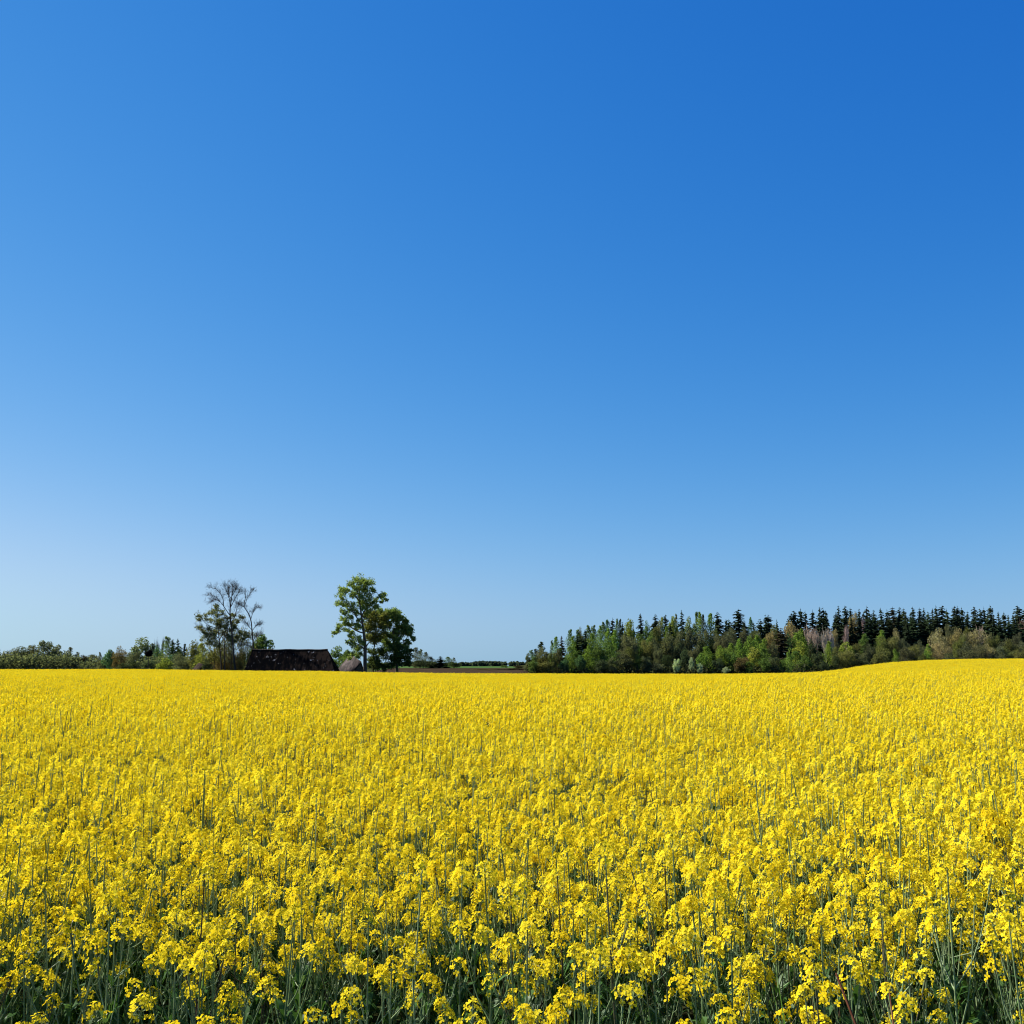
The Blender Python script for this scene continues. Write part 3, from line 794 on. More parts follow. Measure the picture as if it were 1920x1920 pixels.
tree(1477.5, 1222, 12, 331, 'tall', 'bright', 'young birch with a thin white trunk at the forest edge, under the skyline dip', None, True, 'birch_tree')
# a few more of the forest just past the frame
for i, px in enumerate((1932, 1945, 1958, 1972, 1990)):
    tree(px, 1140 + 3 * (i % 3), 17, 396, 'spruce', 'black', 'near-black spruce of the forest beyond the right edge of the photo', 'spruces past the right edge')
    tree(px + 4, 1206 + 4 * (i % 2), 30, 342, 'twiggy', 'olive', 'olive budding tree of the forest beyond the right edge of the photo', 'trees past the right edge')

# low scrub closing the foot of the forest
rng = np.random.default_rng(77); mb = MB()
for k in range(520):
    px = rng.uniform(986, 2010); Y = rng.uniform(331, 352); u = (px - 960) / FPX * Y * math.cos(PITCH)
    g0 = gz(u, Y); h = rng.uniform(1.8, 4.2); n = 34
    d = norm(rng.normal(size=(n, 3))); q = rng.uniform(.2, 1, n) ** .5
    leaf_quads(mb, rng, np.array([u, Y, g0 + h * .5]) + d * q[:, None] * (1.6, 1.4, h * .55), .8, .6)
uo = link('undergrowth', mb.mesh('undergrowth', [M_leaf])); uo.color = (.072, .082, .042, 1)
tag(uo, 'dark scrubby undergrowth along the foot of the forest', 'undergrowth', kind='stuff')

rng = np.random.default_rng(78); mb = MB()
for k in range(1080):
    px = rng.uniform(-420, 470); f = float(np.interp(px, [-130, 185, 260, 400, 470], [418, 415, 330, 245, 222])); Y = f + rng.uniform(-10, 14)
    u = (px - 960) / FPX * Y * math.cos(PITCH); g0 = gz(u, Y)
    tp = at(px, np.interp(px, [-130, 120, 150, 190, 215, 300, 470], [1225, 1222, 1232, 1233, 1226, 1224, 1232]) + rng.uniform(-2, 14), Y)[2]
    h = max(tp - g0, 2.0); n = int(46 * min(1, 330 / Y) + 10); rw = rng.uniform(1.2, 2.0) * Y / 400 + .3
    d = norm(rng.normal(size=(n, 3))); q = rng.uniform(.2, 1, n) ** .5
    leaf_quads(mb, rng, np.array([u, Y, g0 + h * .5]) + d * q[:, None] * (rw, rw, h * .52), .0021 * Y, .0016 * Y)
uo = link('undergrowth', mb.mesh('undergrowth', [M_leaf])); uo.color = (.10, .12, .062, 1)
tag(uo, 'dark scrubby undergrowth beneath the tree line at the left', 'undergrowth', kind='stuff')

# ---- the far left tree line
LEFT = [(4, 1241, 14, 400, 'bush', 'deepgreen', 'low dark bush in the far left corner of the distant tree line'),
        (22, 1216, 32, 430, 'round', 'grey', 'leftmost round dark tree of the distant tree line at the left'),
        (40, 1212, 28, 432, 'round', 'grey', 'second round tree from the left in the distant tree line'),
        (59, 1209.5, 30, 434, 'round', 'grey', 'third round tree from the left, just left of the tallest of the distant line'),
        (90, 1201.5, 34, 430, 'round', 'grey', 'tallest pointed tree of the far left tree line'),
        (108, 1209, 26, 428, 'round', 'grey', 'rounded tree on the right shoulder of the tallest far left tree'),
        (118, 1226, 24, 424, 'round', 'deepgreen', 'low dark tree right of the tallest far left tree'),
        (131, 1213, 15, 430, 'tall', 'grey', 'slim airy tree standing free right of the far left clump'),
        (145, 1222, 12, 430, 'tall', 'grey', 'small thin tree beside the slim airy one in the far left line'),
        (155, 1228, 20, 420, 'bush', 'brown', 'dark brown dome-shaped bush in the gap of the far left line'),
        (170, 1227, 32, 424, 'bush', 'greybrown', 'wide grey-brown thicket in the low gap of the left tree line'),
        (140, 1236, 34, 415, 'bush', 'deepgreen', 'low dark bush beneath the slim airy tree at far left'),
        (70, 1232, 40, 415, 'bush', 'deepgreen', 'low dark bush at the foot of the tallest far left trees'),
        (30, 1234, 40, 415, 'bush', 'deepgreen', 'low dark bush at the foot of the leftmost round trees'),
        (100, 1234, 36, 415, 'bush', 'grey', 'low grey-green bush between the far left clump and the slim tree'),
        (188, 1222.5, 10, 380, 'tall', 'grey', 'very thin small tree alone in the low gap of the left tree line'),
        (195, 1236, 24, 360, 'bush', 'grey', 'low grey-green bush under the very thin small tree'),
        (208, 1218, 25, 350, 'round', 'teal', 'light bluish-green tree just right of the gap in the left line'),
        (229, 1212, 24, 346, 'twiggy', 'rust', 'brownish budding tree between the light green tree and the pale airy tree'),
        (266, 1195, 36, 330, 'round', 'silver_green', 'pale airy round tree, largest left of the bare spikes'),
        (250, 1222, 22, 320, 'round', 'grey', 'small grey-green tree under the left side of the pale airy tree'),
        (245, 1238, 34, 300, 'bush', 'deepgreen', 'dark bush at the field edge under the pale airy tree'),
        (285, 1238, 34, 300, 'bush', 'deepgreen', 'dark bush below the black nest-like clump'),
        (286, 1206, 16, 330, 'tall', 'grey', 'thin grey-green tree just right of the pale airy tree'),
        (297, 1210, 16, 325, 'round', 'teal', 'small bluish tree at the foot of the bare grey spikes'),
        (290, 1193, 8, 335, 'bare', 'grey_bare', 'leftmost of three bare grey poplar spikes'),
        (296.5, 1190, 8, 337, 'bare', 'grey_bare', 'middle one of three bare grey poplar spikes'),
        (306.5, 1187, 8, 335, 'bare', 'grey_bare', 'rightmost and tallest of three bare grey poplar spikes'),
        (315, 1193.5, 22, 310, 'tall', 'green', 'mid-green tall oval tree right of the bare grey spikes'),
        (325, 1197, 12, 312, 'spruce', 'dark', 'dark narrow spruce touching the tall oval green tree'),
        (335, 1195.5, 12, 314, 'spruce', 'dark', 'dark pointed spruce second from the tall oval green tree'),
        (347.5, 1202.5, 10, 316, 'spruce', 'dark', 'small dark spruce left of the yellow-green leafy trees'),
        (338, 1213, 18, 305, 'round', 'dark', 'rounded dark green tree under the pointed spruces at left'),
        (308, 1233, 30, 270, 'bush', 'yellow', 'light yellow-green bush at the field edge under the oval green tree'),
        (322, 1226, 26, 290, 'round', 'teal', 'bluish green bushy tree behind the light yellow-green bush'),
        (345, 1226, 32, 260, 'twiggy', 'greybrown', 'brown bare thicket left of the small sunken shed roof'),
        (366, 1201, 28, 250, 'round', 'olive', 'olive leafy tree left of the half-leafed tree'),
        (381, 1206, 24, 245, 'tall', 'yellow', 'yellow-green leafy tree directly above the small sunken shed roof'),
        (397, 1224, 30, 222, 'round', 'deepgreen', 'dark green bush right of the small sunken shed roof'),
        (424, 1212, 40, 215, 'twiggy', 'rust', 'rusty brown leafing thicket at the foot of the tall bare tree'),
        (445, 1218, 30, 212, 'twiggy', 'rust', 'rusty thicket right of the tall bare trunk'),
        (437, 1152, 46, 209, 'sparse', 'greybrown', 'thin grey-brown budding tree around the tallest bare trunk'),
        (466, 1176, 34, 208, 'sparse', 'olive', 'thin olive budding tree between the two bare trees by the barn'),
        (405, 1172, 44, 211, 'sparse', 'olive', 'thin olive budding tree behind the half-leafed tree'),
        (458, 1226, 22, 225, 'bush', 'green', 'green bush between the bare trunks and the dark barn'),
        (494, 1189.5, 42, 228, 'round', 'green', 'round green tree peeping over the left end of the barn roof'),
        (478, 1200, 20, 226, 'round', 'olive', 'olive tree behind the leaning bare tree beside the barn'),
        (637, 1211.5, 40, 250, 'round', 'green', 'small round green tree between barn and grey shed'),
        (652, 1218, 24, 246, 'round', 'green', 'green bushy tree behind the grey shed roof'),
        (780, 1213.5, 14, 420, 'tall', 'grey', 'tallest grey airy tree right of the two big green trees'),
        (789, 1217, 13, 422, 'tall', 'grey', 'grey airy tree next right of the tallest airy one'),
        (799, 1222, 13, 424, 'tall', 'grey', 'third grey airy tree in the small row before the dark spruces'),
        (809, 1231, 14, 424, 'tall', 'grey', 'lowest grey airy tree left of the dark spruce in the gap'),
        (794, 1238, 44, 410, 'bush', 'deepgreen', 'dark undergrowth under the small row of grey airy trees'),
        (826, 1229.5, 15, 420, 'spruce', 'black', 'darkest spruce at the brown field in the central gap'),
        (816, 1239, 10, 422, 'spruce', 'black', 'small dark spruce left of the darkest one in the central gap'),
        (841, 1231, 15, 424, 'tall', 'green', 'green conical tree right of the dark spruce in the central gap'),
        (851, 1232.5, 9, 426, 'tall', 'grey', 'slim grey tree ending the row in the central gap'),
        (857, 1243, 18, 426, 'bush', 'deepgreen', 'low bush at the right end of the row in the central gap'),
        (945, 1247, 15, 470, 'bush', 'green', 'lone round bush on the far green meadow'),
        (972, 1247.5, 20, 420, 'bush', 'brown', 'low brown bush at the foot of the forest left end'),
        (905, 1254, 44, 330, 'bush', 'rust', 'long low olive-brown scrub along the ploughed field'),
        (945, 1254, 44, 332, 'bush', 'brown', 'low dark scrub in front of the lone round bush'),
        (970, 1252, 34, 331, 'bush', 'brown', 'low dark scrub touching the forest left end')]
COL['silver_green'] = ((.15, .185, .095), 'pale'); COL['grey_bare'] = ((.12, .12, .125), 'grey')
for px, tp, w, Y, kind, col, lab in LEFT:
    tree(px, tp, w, Y, kind, col, lab, 'trees and bushes of the far left line' if px < 190 else None, wm=.95 if kind == 'tall' else 1.12)
for i, px in enumerate((-14, -40, -66, -95)):
    tree(px, 1214 + 5 * (i % 2), 34, 430, 'round', 'grey', 'grey-green tree of the distant line beyond the left edge of the photo', 'trees past the left edge')

# far wooded ridge closing the gap
rng = np.random.default_rng(21); mb = MB()
for k in range(330):
    px = rng.uniform(690, 1075); Y = rng.uniform(820, 1240); tp = 1241.5 + rng.normal(0, .8) + (1.5 if px < 890 else 0) - .8 * math.sin(px * .05)
    P = at(px, tp, Y); g0 = gz(P[0], Y); h = max(P[2] - g0, 3); r = h * .5
    d = norm(rng.normal(size=(60, 3))); u = rng.uniform(.3, 1, 60) ** .5
    leaf_quads(mb, rng, np.array([P[0], Y, g0 + h * .5]) + d * u[:, None] * (r * 1.1, r * 1.1, h * .5), 2.2, 1.8)
ow = link('far_woodland', mb.mesh('far_woodland', [M_leaf])); ow.color = (.05, .07, .05, 1)
tag(ow, 'low dark wooded ridge on the horizon in the central gap', 'woodland', kind='stuff')

# ------------------------------------------------------------------ traced trees round the farmstead
def crop_pts(pts, ox, oy, s, Y, rng, dy=0.0):
    out = []
    for k, (X, Yc) in enumerate(pts):
        p = at(ox + X / s, oy + Yc / s, Y + (k * dy)); out.append(p)
    return np.array(out)

def twigs(mb, rng, p, d, l, r, depth, flat=.7):
    q = p + d * l
    tube(mb, spline([p, (p + q) / 2 + rng.normal(0, l * .05, 3), q], 3), [r, r * .8, r * .55], 3, 0, False)
    if depth == 0: return
    for _ in range(3):
        nd = norm(d + rng.normal(0, .45, 3) * (1, flat, 1) + np.array([0, 0, .18]))
        twigs(mb, rng, p + d * l * rng.uniform(.35, 1), nd, l * rng.uniform(.5, .75), r * .62, depth - 1)

def traced_tree(name, label, ox, oy, s, Y, trunk, limbs, clumps, col, seed, tw=0, leaf=(.34, .26), dens=1.0, r0=.32, bark=None, long_leaf=False, twl=1.4, openness=.72, stretch=(1.1, 1.1, .9), fill=0.0):
    rng = np.random.default_rng(seed)
    tp = crop_pts(trunk, ox, oy, s, Y, rng)
    base = np.array([tp[0][0], Y, gz(tp[0][0], Y)])
    root = empty(name, base); tag(root, label, 'tree')
    mb = MB(); tp = np.vstack([[base - (0, 0, .2)], tp]) if tp[0][2] > base[2] + .3 else tp
    sp = spline(tp, 16) - base
    tube(mb, sp, np.linspace(r0, r0 * .16, 16), 8)
    ends = [sp[-1]]; tw_mb = MB()
    for pts in limbs:
        lp = crop_pts(pts, ox, oy, s, Y, rng, rng.uniform(-.5, .5)) - base
        q = spline(lp, 9); tube(mb, q, np.linspace(r0 * .38, r0 * .09, 9), 5)
        ends.append(q)
    tr = link('trunk', mb.mesh('trunk', [bark or M_bark], True), root)
    cm = MB()
    if tw:
        for q in ends[1:] + [sp[6:]]:
            q = np.atleast_2d(q)
            for i in range(len(q) // 4, len(q)):
                t = norm(q[i] - q[i - 1]) if i else np.array([0, 0, 1.])
                for _ in range(tw):
                    d = norm(t * .7 + rng.normal(0, .55, 3) + np.array([0, 0, .3]))
                    twigs(tw_mb, rng, q[i], d, twl * rng.uniform(.4, 1.1), .015, 2)
        cm.merge(tw_mb, mat=1)
    if clumps:
        for X, Yc, r in clumps + [(X + rng.uniform(-55, 55) * fill, Yc + rng.uniform(-20, 60) * fill, r * .8) for X, Yc, r in clumps for _ in range(int(fill > 0))]:
            c = at(ox + X / s, oy + Yc / s, Y + rng.uniform(-1.6, 1.6)) - base
            R = .94 * r / s * m_per_px(Y)
            K = 9                                                  # many small loose sprays, thinning outwards
            for _ in range(K):
                cc = c + rng.normal(0, R * .5, 3) * stretch; rr = R * rng.uniform(.22, openness * .62) + .12
                n = int(34 * dens * rr ** 1.3) + 5
                q = rng.normal(0, .55, (n, 3)) * rr * stretch
                leaf_quads(cm, rng, cc + q @ np.array([[1, 0, -.25], [0, 1, 0], [0, 0, 1.]]), leaf[0], leaf[1])
    if cm.V:
        cr = link('crown', cm.mesh('crown', [M_leaf, bark or M_bark]), root); cr.color = (*col, 1)
    return root

# crop of the photograph: origin 610,1070, 9.6x
TALL = [(620, 150, 110), (480, 180, 75), (760, 200, 105), (860, 340, 65), (330, 330, 85), (430, 280, 85), (560, 280, 85), (690, 290, 75), (280, 430, 55), (480, 430, 70), (620, 440, 80), (750, 450, 85),
        (250, 590, 65), (360, 600, 75), (470, 610, 75), (630, 560, 85), (740, 570, 85), (800, 620, 65), (1010, 440, 55), (1040, 470, 40), (1030, 545, 28), (900, 540, 45), (945, 640, 42), (310, 740, 65), (440, 690, 60), (560, 720, 65),
        (330, 850, 55), (430, 830, 55), (250, 990, 42), (330, 960, 45), (440, 960, 45), (540, 960, 55), (590, 1010, 60), (155, 1120, 32), (225, 1070, 38), (370, 1070, 48), (485, 1100, 38), (440, 1170, 34),
        (470, 1260, 52), (560, 1200, 65), (620, 1260, 55), (520, 1330, 52), (600, 1390, 55), (560, 1480, 60), (500, 1500, 50), (640, 1500, 40), (700, 680, 60), (660, 900, 50), (780, 720, 60), (560, 100, 50), (700, 120, 55)]
traced_tree('broadleaf_tree', 'tallest green tree with a long dark trunk and gappy crown, right of the barn', 610, 1070, 9.6, 200,
            [(715, 1810), (715, 1500), (715, 1330), (690, 1100), (660, 900), (630, 650), (610, 450), (640, 200)],
            [[(690, 1120), (580, 1090), (450, 1010), (330, 960), (225, 1070), (160, 1110)], [(660, 950), (590, 880), (500, 740), (430, 600), (330, 560)], [(620, 560), (520, 430), (400, 330), (330, 330)],
             [(650, 820), (760, 640), (850, 560), (940, 480), (1010, 440)], [(610, 460), (700, 330), (780, 220)], [(715, 1420), (600, 1330), (520, 1290)], [(715, 1400), (780, 1300), (860, 1240)], [(610, 450), (530, 280), (490, 190)]],
            [(X, Yc + max(0, 75 - Yc * .16), r) for X, Yc, r in TALL], (.19, .26, .07), 31, leaf=(.28, .2), dens=1.9, fill=1.1, r0=.42)
MID = [(850, 770, 95), (950, 850, 110), (800, 880, 100), (1000, 990, 105), (850, 1040, 100), (950, 1150, 100), (790, 1190, 80), (900, 1280, 95), (760, 1020, 70), (1040, 1120, 80), (740, 800, 60), (1050, 800, 60)]
traced_tree('broadleaf_tree', 'olive tree wedged between the tallest tree and the round dark green tree', 610, 1070, 9.6, 206,
            [(860, 1800), (870, 1500), (890, 1250), (900, 1000), (910, 850)], [[(890, 1250), (820, 1100), (790, 950)], [(895, 1150), (980, 1020), (1010, 960)]], MID, (.15, .165, .046), 32, leaf=(.28, .2), dens=3.6, fill=.8, r0=.2)
ROUND = [(1000, 730, 75), (1200, 720, 85), (1280, 770, 80), (1130, 800, 90), (1350, 830, 70), (1250, 900, 90), (1420, 930, 75), (1150, 970, 85), (1330, 1000, 85), (1480, 1020, 70), (1250, 1090, 90), (1400, 1110, 85), (1530, 1130, 55),
         (1560, 1195, 38), (1150, 1180, 95), (1300, 1210, 85), (1480, 1265, 42), (1430, 1340, 48), (1250, 1330, 90), (1100, 1330, 95), (1040, 1230, 80), (1340, 1330, 60), (1060, 900, 70), (1470, 900, 40), (1540, 1060, 40)]
traced_tree('broadleaf_tree', 'round dense dark green tree right of the tallest tree', 610, 1070, 9.6, 209,
            [(1290, 1810), (1270, 1600), (1230, 1350), (1220, 1100), (1220, 850)], [[(1230, 1300), (1340, 1120), (1420, 1000)], [(1230, 1350), (1400, 1280), (1520, 1160)], [(1225, 1200), (1130, 1000), (1100, 850)]],
            ROUND, (.15, .215, .06), 33, leaf=(.28, .2), dens=4.2, fill=.8, r0=.34)
for lab, cl, col, sd, tx in (('broad dark bush under the left half of the round dark tree', [(850, 1450, 115), (1000, 1450, 115), (820, 1600, 115), (980, 1620, 125), (900, 1720, 100), (1060, 1730, 90)], (.07, .10, .032), 34, 900),
                             ('broad dark bush under the right half of the round dark tree', [(1150, 1450, 125), (1300, 1430, 120), (1440, 1460, 105), (1530, 1430, 34), (1200, 1600, 125), (1370, 1600, 115), (1480, 1660, 55), (1240, 1720, 100), (1480, 1560, 70)], (.06, .10, .03), 35, 1280)):
    r = traced_tree('bush', lab, 610, 1070, 9.6, 205, [(tx, 1830), (tx, 1650), (tx + 20, 1480)], [], cl, col, sd, leaf=(.28, .2), dens=6.0, r0=.12); r['category'] = 'bush'

# crop of the photograph: origin 350,1080, 10.38x
traced_tree('bare_tree', 'tallest bare tree with forked limbs left of the barn', 350, 1080, 10.38, 205,
            [(945, 1840), (905, 1400), (872, 1000), (845, 760), (850, 600), (880, 380), (900, 260), (893, 170)],
            [[(835, 760), (700, 560), (600, 440), (505, 380), (420, 375)], [(848, 700), (830, 450), (770, 290), (745, 190)], [(860, 600), (960, 400), (1025, 300)], [(720, 580), (700, 420), (640, 330), (560, 250), (440, 220)],
             [(870, 900), (950, 760), (985, 600), (1040, 550)], [(870, 450), (805, 330), (822, 240)], [(885, 380), (945, 280), (955, 200)], [(650, 500), (560, 460), (480, 500)]],
            [], (0, 0, 0), 41, tw=8, r0=.21, bark=M_darkbark, twl=1.0)
traced_tree('bare_tree', 'crooked bare tree leaning left beside the barn end', 350, 1080, 10.38, 203,
            [(1312, 1850), (1300, 1400), (1275, 1100), (1250, 850), (1185, 700), (1120, 595), (1140, 420), (1132, 320)],
            [[(1250, 840), (1290, 710), (1340, 630), (1400, 620)], [(1135, 560), (1180, 430), (1250, 320), (1290, 290)], [(1120, 600), (1060, 580), (990, 540)], [(1275, 1060), (1190, 960), (1100, 870)], [(1280, 1060), (1360, 960), (1430, 960)],
             [(1300, 1420), (1200, 1360), (1080, 1340)], [(1295, 1250), (1350, 1180), (1420, 1130)]],
            [], (0, 0, 0), 42, tw=7, r0=.17, bark=M_darkbark, twl=.85)
HALF = [(250, 765, 42), (265, 850, 36), (235, 975, 45), (305, 1060, 45), (340, 1190, 45), (420, 735, 48), (440, 860, 48), (505, 690, 52), (585, 570, 32), (610, 660, 48), (560, 850, 55), (690, 850, 50), (760, 820, 45), (430, 1010, 48),
        (480, 1150, 52), (555, 1080, 52), (600, 960, 52), (660, 960, 45), (700, 690, 40), (800, 900, 42), (1000, 870, 40), (1050, 790, 32), (1050, 1080, 42), (1150, 1100, 42), (1185, 1160, 34), (950, 1000, 40), (700, 1100, 45), (780, 1150, 45),
        (860, 1050, 45), (900, 760, 36), (830, 1180, 42), (1000, 1200, 44), (900, 1250, 42), (1100, 1230, 40), (720, 980, 42), (880, 920, 40), (520, 1210, 50), (430, 1260, 42), (500, 1330, 50), (560, 1300, 50), (370, 1130, 40), (620, 760, 40), (640, 880, 45)]
traced_tree('broadleaf_tree', 'half-leafed tree with drooping olive leaf tufts left of the tallest bare tree', 350, 1080, 10.38, 207,
            [(680, 1840), (645, 1400), (618, 1050), (600, 850)],
            [[(618, 1020), (420, 960), (320, 860), (230, 760)], [(620, 1100), (400, 1040), (220, 985)], [(625, 1200), (400, 1110), (290, 1060)], [(632, 1290), (450, 1150), (320, 1190)], [(605, 900), (500, 720), (570, 600)], [(610, 900), (700, 830), (770, 800)],
             [(635, 1250), (740, 1080), (900, 1000), (1020, 860)], [(640, 1350), (760, 1200), (960, 1120), (1160, 1110)]],
            HALF, (.15, .17, .075), 43, tw=3, leaf=(.3, .14), dens=1.05, fill=1.0, r0=.2, bark=M_darkbark, twl=1.0, openness=1.0, stretch=(1.3, 1.1, .9))
traced_tree('bare_tree', 'thin dark bare stem between the half-leafed tree and the tallest bare trunk', 350, 1080, 10.38, 204, [(740, 1840), (738, 1400), (745, 1200), (720, 1100)], [[(742, 1250), (690, 1180), (660, 1100)], [(742, 1200), (790, 1100), (800, 1000)]],
            [], (0, 0, 0), 44, tw=1, r0=.15, bark=M_darkbark, twl=.8)

# ------------------------------------------------------------------ farm buildings
def prism(mb, V, F, mat=0):
    for f in F: mb.add([V[i] for i in f], [list(range(len(f)))] if len(f) in (3, 4) else None, mat)

def barn():
    Yr = 200.0
    rl, rr = at(473, 1218.3, Yr), at(614, 1217.3, Yr)
    z_r = (rl[2] + rr[2]) / 2
    Yf, Yb = Yr - 3.2, Yr + 3.2
    el, er = at(456.5, 1258, Yf), at(629, 1257, Yf)
    z_e = min(el[2], er[2]) - .35
    cx = (rl[0] + rr[0]) / 2; g = gz(cx, Yr)
    root = empty('barn', (cx, Yr, g)); tag(root, 'old low barn with a long dark mottled hipped roof, half hidden by the field', 'barn')
    o = np.array([cx, Yr, g])
    # roof shell, gently sagging, with thickness
    nx, ny = 40, 12
    def skin(t, s, off):
        xr = rl[0] * (1 - t) + rr[0] * t; xe = el[0] * (1 - t) + er[0] * t
        sag = .10 * math.sin(PI * t) + .04 * math.sin(9 * t) + .03 * math.sin(23 * t + s * 4)
        return lambda y_e: np.array([xr * (1 - s) + xe * s, Yr * (1 - s) + y_e * s, z_r * (1 - s) + z_e * s - sag * (1 - .6 * s) + off]) - o
    mb = MB()
    for off in (0, -.16):
        for y_e in (Yf, Yb):
            V = np.array([[skin(i / nx, j / ny, off)(y_e) for i in range(nx + 1)] for j in range(ny + 1)]).reshape(-1, 3)
            F = [[j * (nx + 1) + i, j * (nx + 1) + i + 1, (j + 1) * (nx + 1) + i + 1, (j + 1) * (nx + 1) + i] for j in range(ny) for i in range(nx)]
            mb.add(V, F)
        for t in (0, 1):                                           # hip ends
            A = [skin(t, j / ny, off)(Yf) for j in range(ny + 1)]; B = [skin(t, j / ny, off)(Yb) for j in range(ny + 1)]
            V = np.array(A + B); n = ny + 1
            mb.add(V, [[j, j + 1, n + j + 1, n + j] for j in range(1, ny)])
            mb.add([A[0], A[1], B[1]], [[0, 1, 2]])
    rf = link('roof', mb.mesh('roof', [M_roof]), root)
    mb = MB(); tube(mb, [skin(i / 20, 0, .02)(Yf) for i in range(21)], .11, 6)
    link('ridge_cap', mb.mesh('ridge_cap', [M_darkbark]), rf)
    # log walls below the eaves
    x0, x1 = el[0] + .7 - cx, er[0] - .7 - cx; y0, y1 = -2.6, 2.6; zt = z_e + .25 - g
    mb = MB()
    for k in range(10):
        za, zb = zt * k / 10, zt * (k + 1) / 10 - .03; e = .03 * (k % 2)
        V = [(x, y, z) for z in (za, zb) for x, y in ((x0 - e, y0 - e), (x1 + e, y0 - e), (x1 + e, y1 + e), (x0 - e, y1 + e))]
        mb.add(V, [[0, 1, 5, 4], [1, 2, 6, 5], [2, 3, 7, 6], [3, 0, 4, 7], [4, 5, 6, 7]])
    link('wall', mb.mesh('wall', [M_wood]), root)
barn()

def slab(mb, quad, th, mat=0):
    Q = np.array(quad, float); n = norm(np.cross(Q[1] - Q[0], Q[3] - Q[0]))
    V = np.vstack([Q, Q - n * th])
    mb.add(V, [[0, 1, 2, 3], [7, 6, 5, 4], [0, 4, 5, 1], [1, 5, 6, 2], [2, 6, 7, 3], [3, 7, 4, 0]], mat)

def shed(label, far_apex, far_eave, near_apex, near_eave, right_eave, Yf, Yn, roof_m, name='shed'):
    fa, fe = at(*far_apex, Yf), at(*far_eave, Yf - 1); na, ne, re = at(*near_apex, Yn), at(*near_eave, Yn - 1), at(*right_eave, Yn)
    cx, cy = (fe[0] + re[0]) / 2, (Yf + Yn) / 2; g = gz(cx, cy); o = np.array([cx, cy, g])
    root = empty(name, o); tag(root, label, 'shed')
    fa, fe, na, ne, re = (p - o for p in (fa, fe, na, ne, re))
    fr = np.array([fa[0] + (re[0] - na[0]) * 1.4, fa[1], re[2]])
    mb = MB(); slab(mb, [fe, ne, na, fa], .14)
    slab(mb, [fa + (0, .02, .02), na + (0, -.02, .02), re, fr], .14)
    link('roof', mb.mesh('roof', [roof_m]), root)
    mb = MB(); d = np.array([0, .25, 0])
    a, b, c = na + d - (0, 0, .2), ne + d + (.25, .6, -.1), re + d - (.15, 0, .1)
    mb.add([a, b, c], [[0, 1, 2]])
    mb.add([b, c, (c[0], c[1], -.2), (b[0], b[1], -.2)], [[0, 1, 2, 3]])
    a2, b2, c2 = fa - d - (0, 0, .2), fe + (.3, -.2, -.1), fr - d - (.2, 0, .1)
    mb.add([a2, b2, c2], [[0, 1, 2]])
    mb.add([b2, c2, (c2[0], c2[1], -.2), (b2[0], b2[1], -.2)], [[0, 1, 2, 3]])
    mb.add([b, b2, (b2[0], b2[1], -.2), (b[0], b[1], -.2)], [[0, 1, 2, 3]])
    mb.add([c, c2, (c2[0], c2[1], -.2), (c[0], c[1], -.2)], [[0, 1, 2, 3]])
    link('wall', mb.mesh('wall', [M_wood]), root)
shed('small shed with a pale grey-brown sagging roof between the barn and the tallest tree', (657, 1226.5), (629.5, 1259), (677, 1240), (658, 1261), (684, 1260), 211, 204, M_roof2)
shed('small sunken shed showing only its brown roof slope among bushes left of the bare trees', (372, 1243), (355, 1260), (383, 1245.5), (368, 1260), (398, 1260), 232, 226, M_roof3)

# ------------------------------------------------------------------ the black clump among the left trees
P = at(278.5, 1231, 296); g = gz(P[0], 296)
root = empty('nest_pole', (P[0], 296, g)); tag(root, 'small black clump like a large bird nest on a pole beside the pale airy tree', 'nest')
mb = MB(); tube(mb, [(0, 0, -.2), (.05, 0, (P[2] - g) * .5), (0, 0, P[2] - g)], [.13, .11, .09], 8)
link('pole', mb.mesh('pole', [M_darkbark], True), root)
rng = np.random.default_rng(5); mb = MB(); hN = P[2] - g
R = [.55, .85, 1.02, 1.0, .75, .3]; Zs = [0, .25, .7, 1.15, 1.5, 1.62]
V = []
for z, r in zip(Zs, R):
    for k in range(12):
        rr = r * (1 + rng.uniform(-.12, .12)); th = k * PI / 6
        V.append((rr * math.cos(th), rr * math.sin(th) * .9, hN + z + .22 * math.cos(th) * (z > .9) + rng.uniform(-.05, .05)))
F = [[j * 12 + k, j * 12 + (k + 1) % 12, (j + 1) * 12 + (k + 1) % 12, (j + 1) * 12 + k] for j in range(5) for k in range(12)]
mb.add(V, F)
for _ in range(160):
    th = rng.uniform(0, 2 * PI); z = rng.uniform(.1, 1.5); r = np.interp(z, Zs, R)
    p = np.array([r * math.cos(th), r * math.sin(th) * .9, hN + z]); d = norm(rng.normal(size=3) * (1, 1, .4)) * rng.uniform(.2, .42)
    tube(mb, [p - d, p + d], .02, 3, 0, False)
link('nest', mb.mesh('nest', [M_nest]), root)

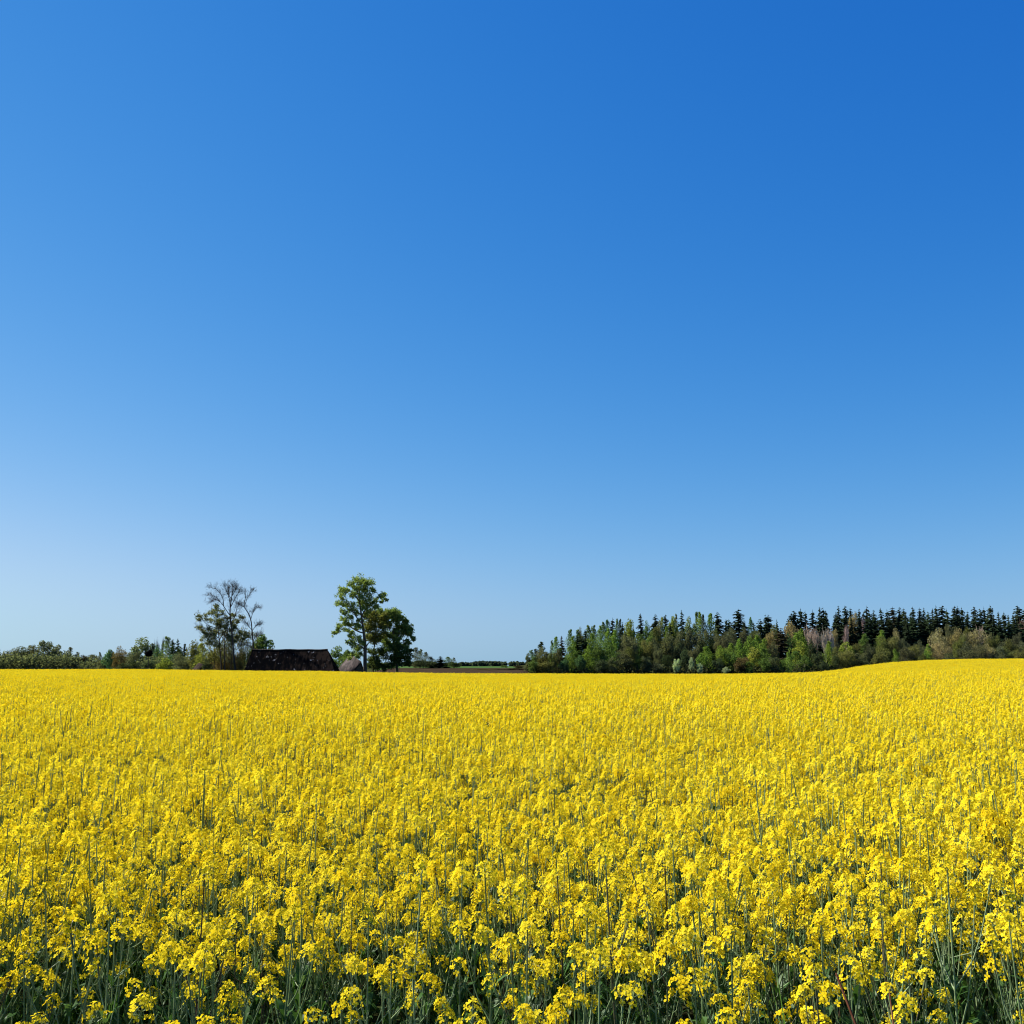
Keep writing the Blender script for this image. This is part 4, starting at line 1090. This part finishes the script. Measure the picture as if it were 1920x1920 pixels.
# ------------------------------------------------------------------ single stalks and grass in the foreground
def grass_tuft(px, py, Y, blades, label, seed, hgt=.5, wid=.008):
    rng = np.random.default_rng(seed); P = at(px, py, Y); g = gz(P[0], Y); h = P[2] - g
    root = empty('grass_tuft', (P[0] + .03, Y, g)); tag(root, label, 'grass')
    mb = MB()
    for k in range(blades):
        hh = h * rng.uniform(.72, 1.0); lean = rng.uniform(-.16, -.02) if k else -.08
        th = rng.uniform(-.5, .5); m = 9; c = []
        b = np.array([rng.normal(0, .012), rng.normal(0, .012), 0])
        for j in range(m):
            t = j / (m - 1); c.append(b + np.array([lean * t ** 1.6 * math.cos(th), lean * t ** 1.6 * math.sin(th), hh * t * (1 - .05 * t)]))
        c = np.array(c); w = np.array([math.cos(th + 1.2), math.sin(th + 1.2), 0])
        hw = wid * np.array([.5, .8, 1, 1, 1, .9, .7, .45, .05])
        V = np.stack([c - w * hw[:, None], c + np.array([0, .002, 0]), c + w * hw[:, None]], 1).reshape(-1, 3)
        F = [[j * 3 + i, j * 3 + i + 1, j * 3 + i + 4, j * 3 + i + 3] for j in range(m - 1) for i in range(2)]
        mb.add(V, F)
    link('blades', mb.mesh('blades', [M_grass], True), root)
grass_tuft(1494, 1745, 2.5, 9, 'tuft of long bright green grass blades rising left of the red-brown dry stalk', 51)
grass_tuft(1335, 1765, 2.6, 2, 'long leaning green grass blade right of the big round flower head', 52, wid=.004)
grass_tuft(1812, 1845, 2.4, 2, 'short green grass blades near the lower right corner', 53, wid=.004)

def stalk(px0, py0, px1, py1, Y, label, seed, r=.005):
    a = at(px1, py1, Y); t = at(px0, py0, Y + .06); g = gz(a[0], Y)
    d = (a - t) / (a[2] - t[2]); b = t + d * (g - t[2])
    root = empty('dry_stalk', b); tag(root, label, 'stalk')
    mb = MB(); tube(mb, spline([(0, 0, -.02), (t - b) * .5 + (.01, 0, 0), (t - b)], 9), np.linspace(r * 1.2, r * .75, 9), 6)
    tube(mb, [(t - b) * .72, (t - b) * .78 + (.02, -.01, .01)], [r * .5, r * .2], 4)
    link('stem', mb.mesh('stem', [M_dry], True), root)
stalk(1568, 1826, 1602, 1920, 2.42, 'thick red-brown dry stalk under the compact round flower head', 1, .0036)
stalk(1668, 1862, 1674, 1920, 2.42, 'thin upright brown dry stalk right of the thick red-brown one', 2, .0024)
